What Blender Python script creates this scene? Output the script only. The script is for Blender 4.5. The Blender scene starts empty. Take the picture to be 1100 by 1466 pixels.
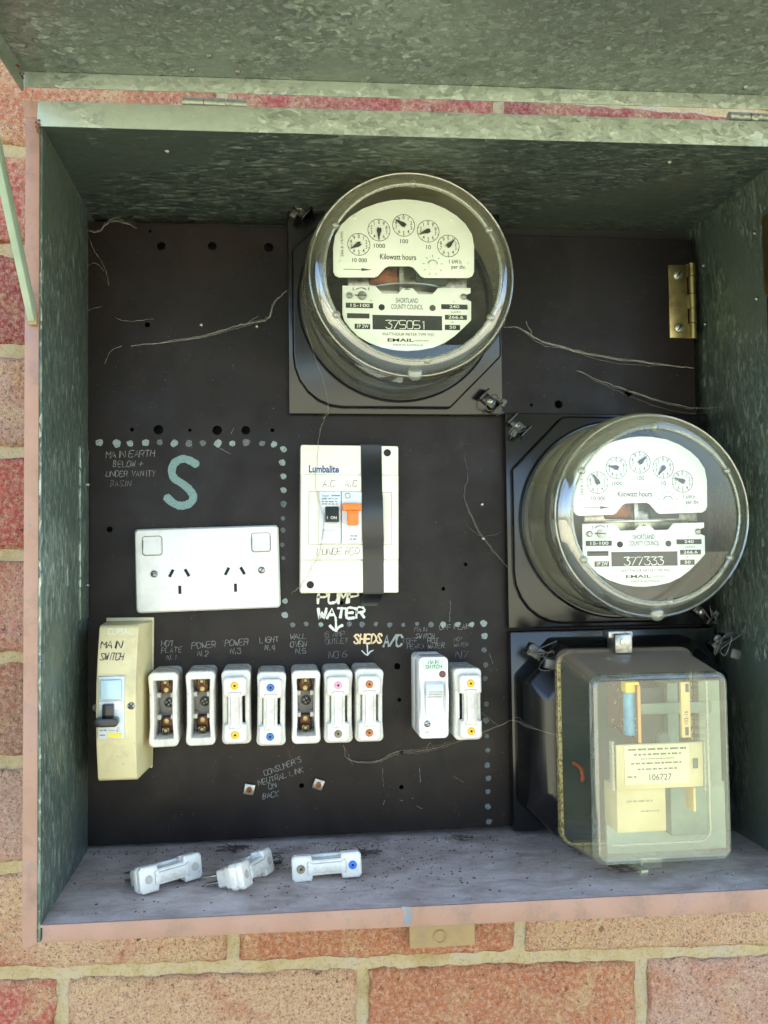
import bpy, bmesh, math, random
from mathutils import Vector, Matrix, noise
random.seed(7)
sc = bpy.context.scene
COL = sc.collection
S = 0.001                                     # everything below is written in millimetres
# ------------------------------------------------------------------ camera
F, CX, CY = 1322.0, 550.0, 733.0
AXD = Vector((-160.0, 62.0, F)).normalized()
AXR = Vector((11615.0, -79.0, F)); AXR = (AXR - AXD * AXR.dot(AXD)).normalized()
AXZ = -(AXD.cross(AXR))
CAM = Vector((0.0, -767.0, 0.0))
def cam2world(v): return Vector((AXR.dot(v), AXD.dot(v), AXZ.dot(v)))
def at(px, py, Y=0.0):
    """point of the vertical plane Y (mm in front of the panel is negative) measured off the photograph"""
    v = cam2world(Vector((px - CX, py - CY, F)))
    return CAM + v * ((Y - CAM.y) / v.y)
cam_d = bpy.data.cameras.new('camera'); cam = bpy.data.objects.new('camera', cam_d); COL.objects.link(cam)
cam_d.sensor_fit = 'HORIZONTAL'; cam_d.sensor_width = 36.0; cam_d.lens = F / 1100.0 * 36.0
cam_d.clip_start = 0.01; cam_d.clip_end = 500
m3 = Matrix((cam2world(Vector((1, 0, 0))), -cam2world(Vector((0, 1, 0))), -cam2world(Vector((0, 0, 1))))).transposed()
cam.matrix_world = Matrix.Translation(CAM * S) @ m3.to_4x4()
sc.camera = cam
# ------------------------------------------------------------------ light
SUN_EL, SUN_AZ = math.radians(52), math.radians(205)      # azimuth from straight in front of the wall: the sun stands behind the house, the wall is in open shade
w = bpy.data.worlds.new('World'); sc.world = w; w.use_nodes = True
nt = w.node_tree; bg = nt.nodes['Background']
sky = nt.nodes.new('ShaderNodeTexSky'); sky.sky_type = 'NISHITA'; sky.sun_disc = False
sky.sun_elevation = SUN_EL; sky.sun_rotation = math.radians(180) - SUN_AZ
sky.air_density = 1.0; sky.dust_density = 1.5; sky.ozone_density = 1.0
nt.links.new(sky.outputs[0], bg.inputs[0]); bg.inputs[1].default_value = 0.15
sd = bpy.data.lights.new('sun', 'SUN'); sun = bpy.data.objects.new('sun', sd); COL.objects.link(sun)
sd.energy = 4.5; sd.angle = math.radians(0.53); sd.color = (1.0, 0.95, 0.86)
sdir = Vector((math.sin(SUN_AZ) * math.cos(SUN_EL), -math.cos(SUN_AZ) * math.cos(SUN_EL), math.sin(SUN_EL)))
sun.rotation_euler = sdir.to_track_quat('Z', 'Y').to_euler()
vs = sc.view_settings; vs.view_transform = 'Standard'; vs.look = 'None'; vs.gamma = 1; vs.use_curve_mapping = False
vs.exposure = 2.5
cy = sc.cycles; cy.use_denoising = True; cy.max_bounces = 14; cy.transparent_max_bounces = 24; cy.transmission_bounces = 10
cy.glossy_bounces = 6; cy.diffuse_bounces = 5; cy.sample_clamp_indirect = 4.0; cy.caustics_reflective = False
sc.render.film_transparent = False

# ------------------------------------------------------------------ mesh builder
class MB:
    def __init__(s): s.v = []; s.f = []; s.k = 0
    def add(s, vs_, fs):
        o = len(s.v); s.v += [tuple(p) for p in vs_]; s.f += [[i + o for i in q] for q in fs]; return s
    def hexa(s, p):                            # 8 corners: bottom 4 (ccw) then top 4
        return s.add(p, [(0,3,2,1),(4,5,6,7),(0,1,5,4),(1,2,6,5),(2,3,7,6),(3,0,4,7)])
    def box(s, x0, x1, y0, y1, z0, z1):
        return s.hexa([(x0,y0,z0),(x1,y0,z0),(x1,y1,z0),(x0,y1,z0),(x0,y0,z1),(x1,y0,z1),(x1,y1,z1),(x0,y1,z1)])
    def loft(s, loops, cap0=True, cap1=True):
        n = len(loops[0]); vs_ = [p for l in loops for p in l]; fs = []
        for a in range(len(loops) - 1):
            for i in range(n):
                j = (i + 1) % n; fs.append((a*n+i, a*n+j, (a+1)*n+j, (a+1)*n+i))
        if cap0: fs.append(tuple(range(n)))
        if cap1: fs.append(tuple(range((len(loops)-1)*n, len(loops)*n)))
        return s.add(vs_, fs)
    def lathe(s, prof, c=(0,0), n=48, cap0=True, cap1=True):   # (r, y) pairs round the y axis
        return s.loft([[(c[0]+r*math.cos(2*math.pi*i/n), y, c[1]+r*math.sin(2*math.pi*i/n)) for i in range(n)] for r, y in prof], cap0, cap1)
    def cyl(s, cx, cz, r, y0, y1, n=16): return s.lathe([(r, y0), (r, y1)], (cx, cz), n)
    def extr(s, outline, y0, y1): return s.loft([[(x, y0, z) for x, z in outline], [(x, y1, z) for x, z in outline]])
    def tube(s, pts, r, n=6, caps=True):
        pts = [Vector(p) for p in pts]; loops = []; up = Vector((0.13, 0.31, 0.94))
        for i, p in enumerate(pts):
            t = (pts[min(i+1, len(pts)-1)] - pts[max(i-1, 0)]).normalized()
            a = t.cross(up); a = a.normalized() if a.length > 1e-4 else t.orthogonal().normalized(); b = t.cross(a)
            rr = r[i] if isinstance(r, (list, tuple)) else r
            loops.append([tuple(p + a*rr*math.cos(2*math.pi*k/n) + b*rr*math.sin(2*math.pi*k/n)) for k in range(n)])
        return s.loft(loops, caps, caps)
    def ball(s, c, r, n=10, sy=1.0):
        loops = []
        for a in range(1, n):
            th = math.pi*a/n
            loops.append([(c[0]+r*math.sin(th)*math.cos(2*math.pi*i/(n+2)), c[1]-r*sy*math.cos(th), c[2]+r*math.sin(th)*math.sin(2*math.pi*i/(n+2))) for i in range(n+2)])
        return s.loft(loops)
    def ribbon(s, pts, wd, y):                 # flat stroke in the x-z plane
        s.k += 1; y -= 0.012 * (s.k % 12)
        L = []; Rr = []
        for i, p in enumerate(pts):
            a = Vector(pts[max(i-1, 0)]); b = Vector(pts[min(i+1, len(pts)-1)]); d = b - a
            d = d.normalized() if d.length > 1e-6 else Vector((1, 0)); n = Vector((-d.y, d.x)); q = Vector(p)
            ww = wd * 0.5 * (random.uniform(0.55, 1.3) if wd < 4 else random.uniform(0.9, 1.08))
            if i == 0: q = q - d * wd * 0.3
            if i == len(pts)-1: q = q + d * wd * 0.3
            L.append((q.x + n.x*ww, y, q.y + n.y*ww)); Rr.append((q.x - n.x*ww, y, q.y - n.y*ww))
        if wd > 1.4:
            for c_, y_ in ((pts[0], y+0.006), (pts[-1], y+0.009)):
                s.add([(c_[0]+wd*0.5*math.cos(k*math.pi/6), y_, c_[1]+wd*0.5*math.sin(k*math.pi/6)) for k in range(12)], [tuple(range(12))])
        n = len(pts)
        return s.add(L + Rr, [(i, i+1, n+i+1, n+i) for i in range(n-1)])
    def xf(s, M):
        s.v = [tuple(M @ Vector(p)) for p in s.v]; return s
    def build(s, name, mat, parent=None, world=False, bevel=0, seg=2, ang=35, smooth=True, flip=False):
        off = Vector((0,0,0))
        if world and parent is not None:
            o = parent
            while o is not None: off += o.location / S; o = o.parent
        me = bpy.data.meshes.new(name)
        me.from_pydata([((x-off.x)*S, (y-off.y)*S, (z-off.z)*S) for x, y, z in s.v], [], s.f)
        bm = bmesh.new(); bm.from_mesh(me)
        bmesh.ops.recalc_face_normals(bm, faces=bm.faces)
        if bevel:
            es = [e for e in bm.edges if len(e.link_faces) == 2 and e.calc_face_angle(0) > math.radians(28)]
            bmesh.ops.bevel(bm, geom=es, offset=bevel*S, segments=seg, profile=0.5, affect='EDGES', clamp_overlap=True)
        bm.to_mesh(me); bm.free()
        if smooth:
            me.shade_smooth()
            me.set_sharp_from_angle(angle=math.radians(ang))
        me.materials.append(mat)
        ob = bpy.data.objects.new(name, me); COL.objects.link(ob)
        if parent is not None: ob.parent = parent
        return ob
def empty(name, loc, rot=(0,0,0)):
    o = bpy.data.objects.new(name, None); COL.objects.link(o); o.location = Vector(loc)*S; o.rotation_euler = rot; o.empty_display_size = 0.02
    return o
def tag(o, label=None, cat=None, group=None, kind=None):
    for k, v in (('label', label), ('category', cat), ('group', group), ('kind', kind)):
        if v: o[k] = v
    return o
def rrect(w_, h_, r, y, n=5, cx=0, cz=0):
    out = []
    for sx, sz, a0 in ((1,1,0),(-1,1,90),(-1,-1,180),(1,-1,270)):
        for i in range(n+1):
            a = math.radians(a0 + 90*i/n)
            out.append((cx + sx*(w_/2-r) + r*math.cos(a), y, cz + sz*(h_/2-r) + r*math.sin(a)))
    return out
def rbox(mb, w_, h_, r, y0, y1, e=1.0, cx=0, cz=0, n=5):   # rounded slab with a soft front edge (y1 = front)
    sg = -1 if y1 < y0 else 1
    return mb.loft([rrect(w_,h_,r,y0,n,cx,cz), rrect(w_,h_,r,y1-sg*e,n,cx,cz), rrect(w_-0.6*e,h_-0.6*e,r,y1-sg*e*0.3,n,cx,cz), rrect(w_-2*e,h_-2*e,max(r-e*0.5,0.2),y1,n,cx,cz)])
def arc(cx, cz, r, a0, a1, n):
    return [(cx + r*math.cos(math.radians(a0+(a1-a0)*i/n)), cz + r*math.sin(math.radians(a0+(a1-a0)*i/n))) for i in range(n+1)]
def smooth_pts(p, k=4):
    out = []
    for i in range(len(p)-1):
        a = p[max(i-1,0)]; b = p[i]; c = p[i+1]; d = p[min(i+2,len(p)-1)]
        for j in range(k):
            t = j/k
            out.append(tuple(0.5*((2*b[q])+(-a[q]+c[q])*t+(2*a[q]-5*b[q]+4*c[q]-d[q])*t*t+(-a[q]+3*b[q]-3*c[q]+d[q])*t**3) for q in range(len(b))))
    out.append(tuple(p[-1])); return out

# ------------------------------------------------------------------ materials
def lin(r, g, b):
    f = lambda c: (c/255/12.92) if c/255 <= 0.04045 else ((c/255+0.055)/1.055)**2.4
    return (f(r), f(g), f(b), 1)
class NT:
    def __init__(s, name):
        s.m = bpy.data.materials.new(name); s.m.use_nodes = True; s.t = s.m.node_tree
        s.p = s.t.nodes['Principled BSDF']; s.out = s.t.nodes['Material Output']; s.tc = s.t.nodes.new('ShaderNodeTexCoord')
    def n(s, typ, **kw):
        nd = s.t.nodes.new('ShaderNode' + typ)
        for k, v in kw.items():
            if k in nd.inputs: nd.inputs[k].default_value = v
            else: setattr(nd, k, v)
        return nd
    def l(s, a, b): s.t.links.new(a, b)
    def coord(s, scale=(1,1,1), which='Object', rot=(0,0,0)):
        mp = s.n('Mapping'); mp.inputs['Scale'].default_value = scale; mp.inputs['Rotation'].default_value = rot
        s.l(s.tc.outputs[which], mp.inputs['Vector']); return mp.outputs[0]
    def noise(s, scale, detail=4, rough=0.55, vec=None, dist=0):
        nd = s.n('TexNoise'); nd.inputs['Scale'].default_value = scale; nd.inputs['Detail'].default_value = detail
        nd.inputs['Roughness'].default_value = rough; nd.inputs['Distortion'].default_value = dist
        s.l(vec or s.tc.outputs['Object'], nd.inputs['Vector']); return nd.outputs['Fac']
    def ramp(s, fac, stops):
        r = s.n('ValToRGB'); el = r.color_ramp.elements
        while len(el) < len(stops): el.new(0.5)
        for e, (p, c) in zip(el, stops):
            e.position = p; e.color = c if hasattr(c, '__len__') else (c, c, c, 1)
        s.l(fac, r.inputs[0]); return r.outputs[0]
    def mix(s, fac, a, b, blend='MIX'):
        x = s.n('Mix', data_type='RGBA', blend_type=blend)
        for i, v in ((0, fac), (6, a), (7, b)):
            if hasattr(v, 'type') and hasattr(v, 'links'): s.l(v, x.inputs[i])
            else: x.inputs[i].default_value = v
        return x.outputs[2]
    def math(s, op, a, b=0.0):
        x = s.n('Math', operation=op)
        for i, v in ((0, a), (1, b)):
            if hasattr(v, 'links'): s.l(v, x.inputs[i])
            else: x.inputs[i].default_value = v
        return x.outputs[0]
    def bump(s, h, strength, dist, prev=None):
        b = s.n('Bump'); b.inputs['Strength'].default_value = strength; b.inputs['Distance'].default_value = dist
        s.l(h, b.inputs['Height'])
        if prev: s.l(prev, b.inputs['Normal'])
        s.l(b.outputs[0], s.p.inputs['Normal']); return b.outputs[0]
    def set(s, **kw):
        for k, v in kw.items():
            i = s.p.inputs[k.replace('_', ' ')]
            if hasattr(v, 'links'): s.l(v, i)
            else: i.default_value = v
        return s
def simple(name, c1, c2=None, scale=60, lo=0.4, hi=0.7, rough=0.45, metal=0.0, bump=None, spec=None):
    g = NT(name); g.set(Roughness=rough, Metallic=metal)
    if spec is not None: g.set(Specular_IOR_Level=spec)
    if c2 is None: g.set(Base_Color=c1)
    else: g.set(Base_Color=g.ramp(g.noise(scale, 6), [(lo, c1), (hi, c2)]))
    if bump: g.bump(g.noise(bump[0], 5), bump[1], bump[2])
    return g.m
def plastic(name, c, dirt, rough=0.38, amt=0.5):
    g = NT(name)
    n1 = g.ramp(g.noise(45, 6, 0.65), [(0.5, 0.0), (0.8, 1.0)]); n2 = g.ramp(g.noise(420, 3), [(0.64, 0.0), (0.72, 1.0)])
    f_ = g.math('MULTIPLY', g.math('MAXIMUM', g.math('MULTIPLY', n1, 0.7), g.math('MULTIPLY', n2, 0.5)), amt)
    g.set(Base_Color=g.mix(f_, c, dirt), Roughness=g.ramp(g.noise(80, 4), [(0.3, rough-0.06), (0.75, rough+0.16)]))
    g.bump(g.noise(900, 2), 0.06, 0.0004); return g.m
def galv(name, dark, mid, light, stretch=(1,1,1), metal=0.55):
    g = NT(name)
    wv = g.coord(stretch)
    d1 = g.n('TexNoise'); d1.inputs['Scale'].default_value = 90; g.l(wv, d1.inputs['Vector'])
    ad = g.n('VectorMath', operation='MULTIPLY_ADD'); g.l(d1.outputs['Color'], ad.inputs[0]); ad.inputs[1].default_value = (0.012,)*3; g.l(wv, ad.inputs[2])
    vo = g.n('TexVoronoi', feature='F1'); vo.inputs['Scale'].default_value = 230; g.l(ad.outputs[0], vo.inputs['Vector'])
    sep = g.n('SeparateColor'); g.l(vo.outputs['Color'], sep.inputs[0])
    vo2 = g.n('TexVoronoi', feature='F1'); vo2.inputs['Scale'].default_value = 480; g.l(ad.outputs[0], vo2.inputs['Vector'])
    sep2 = g.n('SeparateColor'); g.l(vo2.outputs['Color'], sep2.inputs[0])
    big = g.noise(9, 5, 0.6)
    a = g.ramp(sep.outputs[0], [(0.0, dark), (0.45, mid), (0.85, mid), (1.0, light)])
    b = g.ramp(sep2.outputs[1], [(0.0, dark), (0.35, mid), (0.88, mid), (0.96, light)])
    c = g.mix(0.5, a, b)
    c = g.mix(g.math('MULTIPLY', g.ramp(big, [(0.35, 0.0), (0.7, 1.0)]), 0.35), c, mid)
    sp = g.ramp(g.noise(260, 4, 0.6, ad.outputs[0], 1.5), [(0.6, 0.0), (0.66, 1.0)])
    c = g.mix(g.math('MULTIPLY', sp, 0.42), c, light)
    dkf = g.ramp(g.noise(330, 4, 0.6, ad.outputs[0], 1.0), [(0.6, 0.0), (0.68, 1.0)])
    c = g.mix(g.math('MULTIPLY', dkf, 0.4), c, dark)
    msk = g.ramp(g.noise(5.5, 3, 0.5, None, 0.8), [(0.56, 0.0), (0.6, 1.0)])
    c = g.mix(g.math('MULTIPLY', msk, 0.8), c, mid)
    scr = g.ramp(g.noise(60, 4, 0.6, g.coord((0.12, 2.2, 2.2), rot=(0.2, 0.3, 0.1))), [(0.7, 0.0), (0.76, 1.0)])
    c = g.mix(g.math('MULTIPLY', scr, 0.4), c, light)
    gr = g.ramp(g.noise(30, 6, 0.7), [(0.58, 0.0), (0.78, 1.0)])
    c = g.mix(g.math('MULTIPLY', gr, 0.45), c, lin(84,76,60))
    rs = g.ramp(g.noise(55, 5, 0.7), [(0.735, 0.0), (0.77, 1.0)])
    c = g.mix(g.math('MULTIPLY', rs, 0.7), c, lin(112,74,46))
    g.set(Base_Color=c, Metallic=metal, Roughness=g.ramp(sep.outputs[1], [(0, 0.3), (1, 0.5)]), Specular_IOR_Level=0.45)
    pv = g.bump(g.noise(14, 3), 0.3, 0.006)
    of = g.n('VectorMath', operation='SUBTRACT'); g.l(vo.outputs['Color'], of.inputs[0]); of.inputs[1].default_value = (0.5,)*3
    of2 = g.n('VectorMath', operation='SCALE'); g.l(of.outputs[0], of2.inputs[0]); g.l(g.math('SUBTRACT', 0.42, g.math('MULTIPLY', msk, 0.36)), of2.inputs['Scale'])
    ad2 = g.n('VectorMath', operation='ADD'); g.l(pv, ad2.inputs[0]); g.l(of2.outputs[0], ad2.inputs[1])
    nn = g.n('VectorMath', operation='NORMALIZE'); g.l(ad2.outputs[0], nn.inputs[0]); g.l(nn.outputs[0], g.p.inputs['Normal'])
    return g.m
M = {}
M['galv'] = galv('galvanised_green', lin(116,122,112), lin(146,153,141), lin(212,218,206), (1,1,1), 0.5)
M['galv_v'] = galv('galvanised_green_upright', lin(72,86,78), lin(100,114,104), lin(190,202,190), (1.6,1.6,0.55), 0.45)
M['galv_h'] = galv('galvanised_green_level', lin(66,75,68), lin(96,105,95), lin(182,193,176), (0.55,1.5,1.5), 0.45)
M['galv_lip'] = galv('galvanised_lit_lip', lin(112,122,110), lin(164,174,160), lin(206,213,200), (0.7,1,1.2), 0.15)  # paler copy of galv: light caught by the lips is in its colour
M['stay'] = simple('stay_paint', lin(158,176,156), lin(176,190,170), 40, rough=0.4)
def pinkmat():
    g = NT('faded_pink_paint')
    c = g.ramp(g.noise(16, 6, 0.6), [(0.3, lin(146,110,90)), (0.55, lin(158,122,104)), (0.75, lin(140,114,112))])
    chip = g.ramp(g.noise(150, 5, 0.65), [(0.64, 0.0), (0.66, 1.0)])
    stain = g.ramp(g.noise(42, 6, 0.75), [(0.5, 0.0), (0.72, 1.0)])
    c = g.mix(g.math('MULTIPLY', stain, 0.6), c, lin(106,88,76))
    c = g.mix(g.math('MULTIPLY', chip, 0.75), c, lin(120,122,112))
    g.set(Base_Color=c, Roughness=0.6); g.bump(g.noise(420, 4), 0.2, 0.0006); return g.m
M['pink'] = pinkmat()
def shelfmat():
    g = NT('dusty_grey_paint')
    c = g.ramp(g.noise(26, 7, 0.65), [(0.3, lin(172,152,142)), (0.55, lin(208,190,180)), (0.75, lin(224,210,202))])
    st = g.noise(34, 7, 0.72, g.coord((0.7, 1.4, 1)), 0.6)
    c = g.mix(g.ramp(st, [(0.42, 0.0), (0.72, 0.7)]), c, lin(122,104,88))
    gr = g.ramp(g.noise(900, 3, 0.7), [(0.62, 0.0), (0.68, 1.0)])
    c = g.mix(g.math('MULTIPLY', gr, 0.5), c, lin(62,54,50))
    g.set(Base_Color=c, Roughness=0.72); g.bump(g.noise(500, 5, 0.7), 0.5, 0.0012); return g.m
M['shelf'] = shelfmat()
def panelmat():
    g = NT('brown_black_bakelite')
    c = g.ramp(g.noise(5, 4), [(0.35, lin(27,18,15)), (0.65, lin(17,15,16))])
    scr = g.ramp(g.noise(70, 5, 0.7, g.coord((0.15, 1, 2.5), rot=(0, 0.3, 0))), [(0.66, 0.0), (0.8, 1.0)])
    c = g.mix(g.math('MULTIPLY', scr, 0.16), c, lin(120,112,104))
    hz = g.ramp(g.noise(9, 6, 0.7, None, 0.7), [(0.45, 0.0), (0.8, 1.0)])
    c = g.mix(g.math('MULTIPLY', hz, 0.10), c, lin(104,92,84))
    sm = g.ramp(g.noise(40, 6, 0.8, None, 1.2), [(0.62, 0.0), (0.75, 1.0)])
    c = g.mix(g.math('MULTIPLY', sm, 0.10), c, lin(150,140,128))
    sp = g.ramp(g.noise(480, 2, 0.5), [(0.72, 0.0), (0.74, 1.0)])
    c = g.mix(g.math('MULTIPLY', sp, 0.35), c, lin(150,146,140))
    g.set(Base_Color=c, Roughness=g.ramp(g.noise(24, 6, 0.65), [(0.3, 0.3), (0.7, 0.55)]), Specular_IOR_Level=0.2)
    g.bump(g.noise(160, 4), 0.08, 0.0008); return g.m
M['panel'] = panelmat()
M['black'] = simple('black_moulded_base', lin(13,13,14), lin(27,26,25), 38, 0.45, 0.8, 0.2, bump=(300, 0.05, 0.0004))
M['black_matt'] = simple('black_dull', lin(14,14,14), lin(28,26,24), 50, rough=0.6)
M['tape'] = simple('black_tape', lin(26,28,30), lin(40,42,43), 30, rough=0.36, bump=(60, 0.25, 0.001))
M['white'] = plastic('white_plastic', lin(230,229,224), lin(150,140,124))
M['cream'] = plastic('cream_plastic', lin(232,229,212), lin(160,144,112))
M['cream_y'] = plastic('yellowed_cream_plastic', lin(220,206,158), lin(130,106,70), amt=0.6)
M['ivory'] = plastic('ivory_ceramic', lin(214,210,199), lin(126,110,90), 0.24, 0.9)
M['grey_in'] = plastic('grey_ceramic', lin(176,170,160), lin(104,88,72), 0.55, 0.8)
M['light'] = plastic('light_grey_plastic', lin(214,218,220), lin(150,150,150))
M['plate'] = simple('pale_meter_plate', lin(232,236,226), lin(222,228,214), 20, rough=0.5)
M['ink'] = simple('black_ink', lin(22,22,20), rough=0.5)
M['ink_soft'] = simple('grey_ink', lin(64,64,58), rough=0.5)
M['ink_pencil'] = simple('pen_line', lin(62,56,40), rough=0.6)
M['ink_white'] = simple('white_print', lin(225,226,214), rough=0.5)
M['ink_blue'] = simple('dark_blue_print', lin(20,50,125), rough=0.4)
M['ink_teal'] = simple('teal_print', lin(20,140,180), rough=0.4)
M['label_black'] = simple('black_label', lin(30,31,28), rough=0.4)
def chalk(name, c, cover, sc_=1100):
    g = NT(name); g.set(Base_Color=c, Roughness=0.9, Specular_IOR_Level=0.1)
    g.set(Alpha=g.ramp(g.noise(sc_, 3, 0.6), [(0.5-cover*0.5, 0.15), (0.72-cover*0.4, 1.0)])); return g.m
M['chalk'] = chalk('white_pencil', lin(136,136,132), 0.5)
M['chalk_dim'] = chalk('faint_white_pencil', lin(112,111,112), 0.5)
M['paint_white'] = chalk('white_paint', lin(212,212,204), 0.75)
M['paint_cream'] = chalk('cream_paint', lin(222,196,154), 0.75)
M['paint_grey'] = chalk('grey_paint', lin(150,154,152), 0.55)
M['paint_teal'] = chalk('chalky_teal_paint', lin(126,152,152), 0.6)
M['dot'] = chalk('pale_teal_dot', lin(146,160,156), 0.5)
M['dot_dim'] = chalk('worn_teal_dot', lin(104,110,114), 0.55)
M['brass'] = simple('brass', lin(156,144,100), lin(112,98,64), 70, rough=0.34, metal=0.9, bump=(400, 0.05, 0.0003))
M['copper'] = simple('tarnished_copper', lin(124,78,54), lin(70,46,38), 160, rough=0.4, metal=0.8)
M['steel'] = simple('dull_steel', lin(170,168,160), lin(110,106,100), 200, rough=0.35, metal=0.9)
M['lead'] = simple('grey_lead', lin(96,94,90), lin(60,58,54), 150, rough=0.5, metal=0.6)
M['alu'] = simple('aluminium', lin(170,172,164), rough=0.3, metal=0.9)
M['rust'] = simple('rust', lin(116,76,44), lin(74,50,32), 120, rough=0.85, bump=(300, 0.5, 0.001))
M['slot'] = simple('dark_slot', lin(10,10,10), rough=0.7)
M['orange'] = simple('orange_plastic', lin(236,118,20), rough=0.35)
M['toggle'] = simple('charcoal_toggle', lin(46,52,54), rough=0.35)
M['toggle_black'] = simple('black_toggle', lin(22,23,24), rough=0.25)
M['dot_yellow'] = simple('yellow_plug', lin(232,180,34), rough=0.4)
M['dot_blue'] = simple('blue_plug', lin(50,100,172), rough=0.4)
M['dot_brightblue'] = simple('bright_blue_plug', lin(24,108,214), rough=0.4)
M['dot_pink'] = simple('pink_plug', lin(214,150,170), rough=0.4)
M['dot_grey'] = simple('grey_plug', lin(150,140,106), lin(96,84,60), 300, rough=0.5)
M['dot_orange'] = simple('brown_orange_plug', lin(196,120,58), lin(140,80,44), 300, rough=0.45)
M['dot_red'] = simple('dark_red_lens', lin(92,40,38), rough=0.3)
M['web'] = simple('cobweb_silk', lin(214,210,196), rough=0.9)
M['web_dirty'] = simple('dusty_cobweb', lin(156,148,130), rough=0.9)
M['grit'] = simple('dark_grit', lin(64,54,46), lin(110,96,84), 300, rough=0.9)
M['grit_pale'] = simple('pale_grit', lin(190,186,180), rough=0.9)
M['window_blue'] = simple('pale_blue_plastic', lin(186,212,218), rough=0.12)
M['yellow_lab'] = simple('yellow_label', lin(232,214,70), rough=0.5)
M['mint'] = simple('mint_label', lin(196,216,196), rough=0.4)
M['pcb'] = simple('brown_circuit_board', lin(112,70,48), lin(86,54,40), 60, rough=0.5)
M['pcb_edge'] = simple('orange_board_edge', lin(206,148,70), rough=0.5)
M['trace'] = simple('dark_trace', lin(52,34,26), rough=0.5)
M['solder'] = simple('solder', lin(200,200,190), rough=0.3, metal=0.8)
M['cap_blue'] = simple('blue_sleeve', lin(92,170,198), lin(60,130,164), 90, rough=0.3)
M['cap_yellow'] = simple('yellow_cap', lin(246,206,40), rough=0.4)
M['tan'] = simple('tan_label', lin(232,196,124), lin(222,184,112), 30, rough=0.5)
M['paper'] = simple('yellowed_paper', lin(206,190,138), lin(194,174,118), 24, rough=0.6)
M['paper_pale'] = simple('pale_paper', lin(214,206,168), lin(202,192,148), 24, rough=0.6)
M['relay_green'] = simple('grey_green_case', lin(132,150,126), lin(108,126,106), 30, rough=0.5)
M['relay_pale'] = simple('pale_green_plate', lin(186,200,168), lin(170,186,152), 30, rough=0.5)
M['relay_dark'] = simple('dark_green_case', lin(44,62,56), lin(30,44,40), 30, rough=0.5)
M['wire_orange'] = simple('orange_wire', lin(176,84,40), rough=0.5)
M['gasket'] = simple('cork_gasket', lin(190,176,112), lin(92,64,34), 420, 0.46, 0.62, 0.85, bump=(700, 0.5, 0.0008))
M['chip'] = simple('bare_metal_chip', lin(118,118,122), lin(140,132,130), 90, rough=0.6)
M['tab'] = simple('ochre_tab', lin(158,132,92), lin(140,120,92), 60, rough=0.8)
def glassmat(name, tint, dust_c, dust_lo, dust_hi, base=0.05, up=0.0, scale=30, gain=0.75, graze=0.0, bend=0.0):
    """clear sheet: fresnel gloss over a see-through body, with a film of dirt that is thicker on the upward side"""
    g = NT(name); g.t.nodes.remove(g.p)
    lw = g.n('LayerWeight'); lw.inputs['Blend'].default_value = 0.5
    fr = g.math('ADD', g.math('MULTIPLY', g.math('POWER', lw.outputs['Facing'], 4.0), gain), base)
    tr = g.n('BsdfTransparent'); tr.inputs[0].default_value = tint
    gl = g.n('BsdfGlossy'); gl.inputs['Roughness'].default_value = 0.008; gl.inputs[0].default_value = (1,1,1,1)
    df = g.n('BsdfDiffuse'); df.inputs[0].default_value = dust_c
    tl = g.n('BsdfTranslucent'); tl.inputs[0].default_value = dust_c; dm = g.n('MixShader'); dm.inputs[0].default_value = 0.6; g.l(df.outputs[0], dm.inputs[1]); g.l(tl.outputs[0], dm.inputs[2])
    geo = g.n('NewGeometry'); sp = g.n('SeparateXYZ'); g.l(geo.outputs['Normal'], sp.inputs[0])
    upf = g.math('MULTIPLY', g.math('MAXIMUM', g.math('ABSOLUTE', sp.outputs[2]), 0.0), up)
    pos = g.n('SeparateXYZ'); g.l(g.tc.outputs['Object'], pos.inputs[0])
    above = g.ramp(g.math('ADD', g.math('MULTIPLY', pos.outputs[2], 6.0), 0.5), [(0.1, 0.15), (0.85, 1.0)])
    dn = g.ramp(g.noise(scale, 7, 0.7), [(0.35, dust_lo), (0.75, dust_hi)])
    spk = g.ramp(g.noise(620, 3, 0.6), [(0.74, 0.0), (0.8, 0.4)])
    dn = g.math('ADD', dn, g.math('MULTIPLY', g.math('MULTIPLY', g.math('POWER', lw.outputs['Facing'], 1.5), graze), above))
    fac = g.math('MINIMUM', g.math('ADD', g.math('ADD', dn, g.math('MULTIPLY', upf, above)), g.math('MULTIPLY', spk, 0.5)), 0.95)
    body = tr
    if bend:
        rf = g.n('BsdfRefraction'); rf.inputs['IOR'].default_value = 1.25; rf.inputs['Roughness'].default_value = 0.0; rf.inputs['Color'].default_value = tint
        body = g.n('MixShader'); body.inputs[0].default_value = bend; g.l(tr.outputs[0], body.inputs[1]); g.l(rf.outputs[0], body.inputs[2])
    m1 = g.n('MixShader'); g.l(fac, m1.inputs[0]); g.l(body.outputs[0], m1.inputs[1]); g.l(dm.outputs[0], m1.inputs[2])
    m2 = g.n('MixShader'); g.l(fr, m2.inputs[0]); g.l(m1.outputs[0], m2.inputs[1]); g.l(gl.outputs[0], m2.inputs[2])
    g.l(m2.outputs[0], g.out.inputs['Surface']); return g.m
M['glass_side'] = glassmat('dirty_glass_side', (0.95,0.96,0.90,1), lin(232,224,176), 0.02, 0.11, 0.07, 0.62, 12, 0.5, 0.42)
M['glass_rim'] = glassmat('rolled_glass_rim', (0.95,0.96,0.92,1), lin(236,230,196), 0.0, 0.04, 0.14, 0.3, 18, 0.8, 0.2, 0.45)
M['glass_face'] = glassmat('clear_glass_face', (0.96,0.97,0.94,1), lin(190,190,160), 0.0, 0.03, 0.045)
M['clear_side'] = glassmat('hazy_clear_plastic_side', (0.90,0.90,0.86,1), lin(162,148,132), 0.02, 0.10, 0.06, 0.95, 30, 0.6, 0.06)
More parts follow.
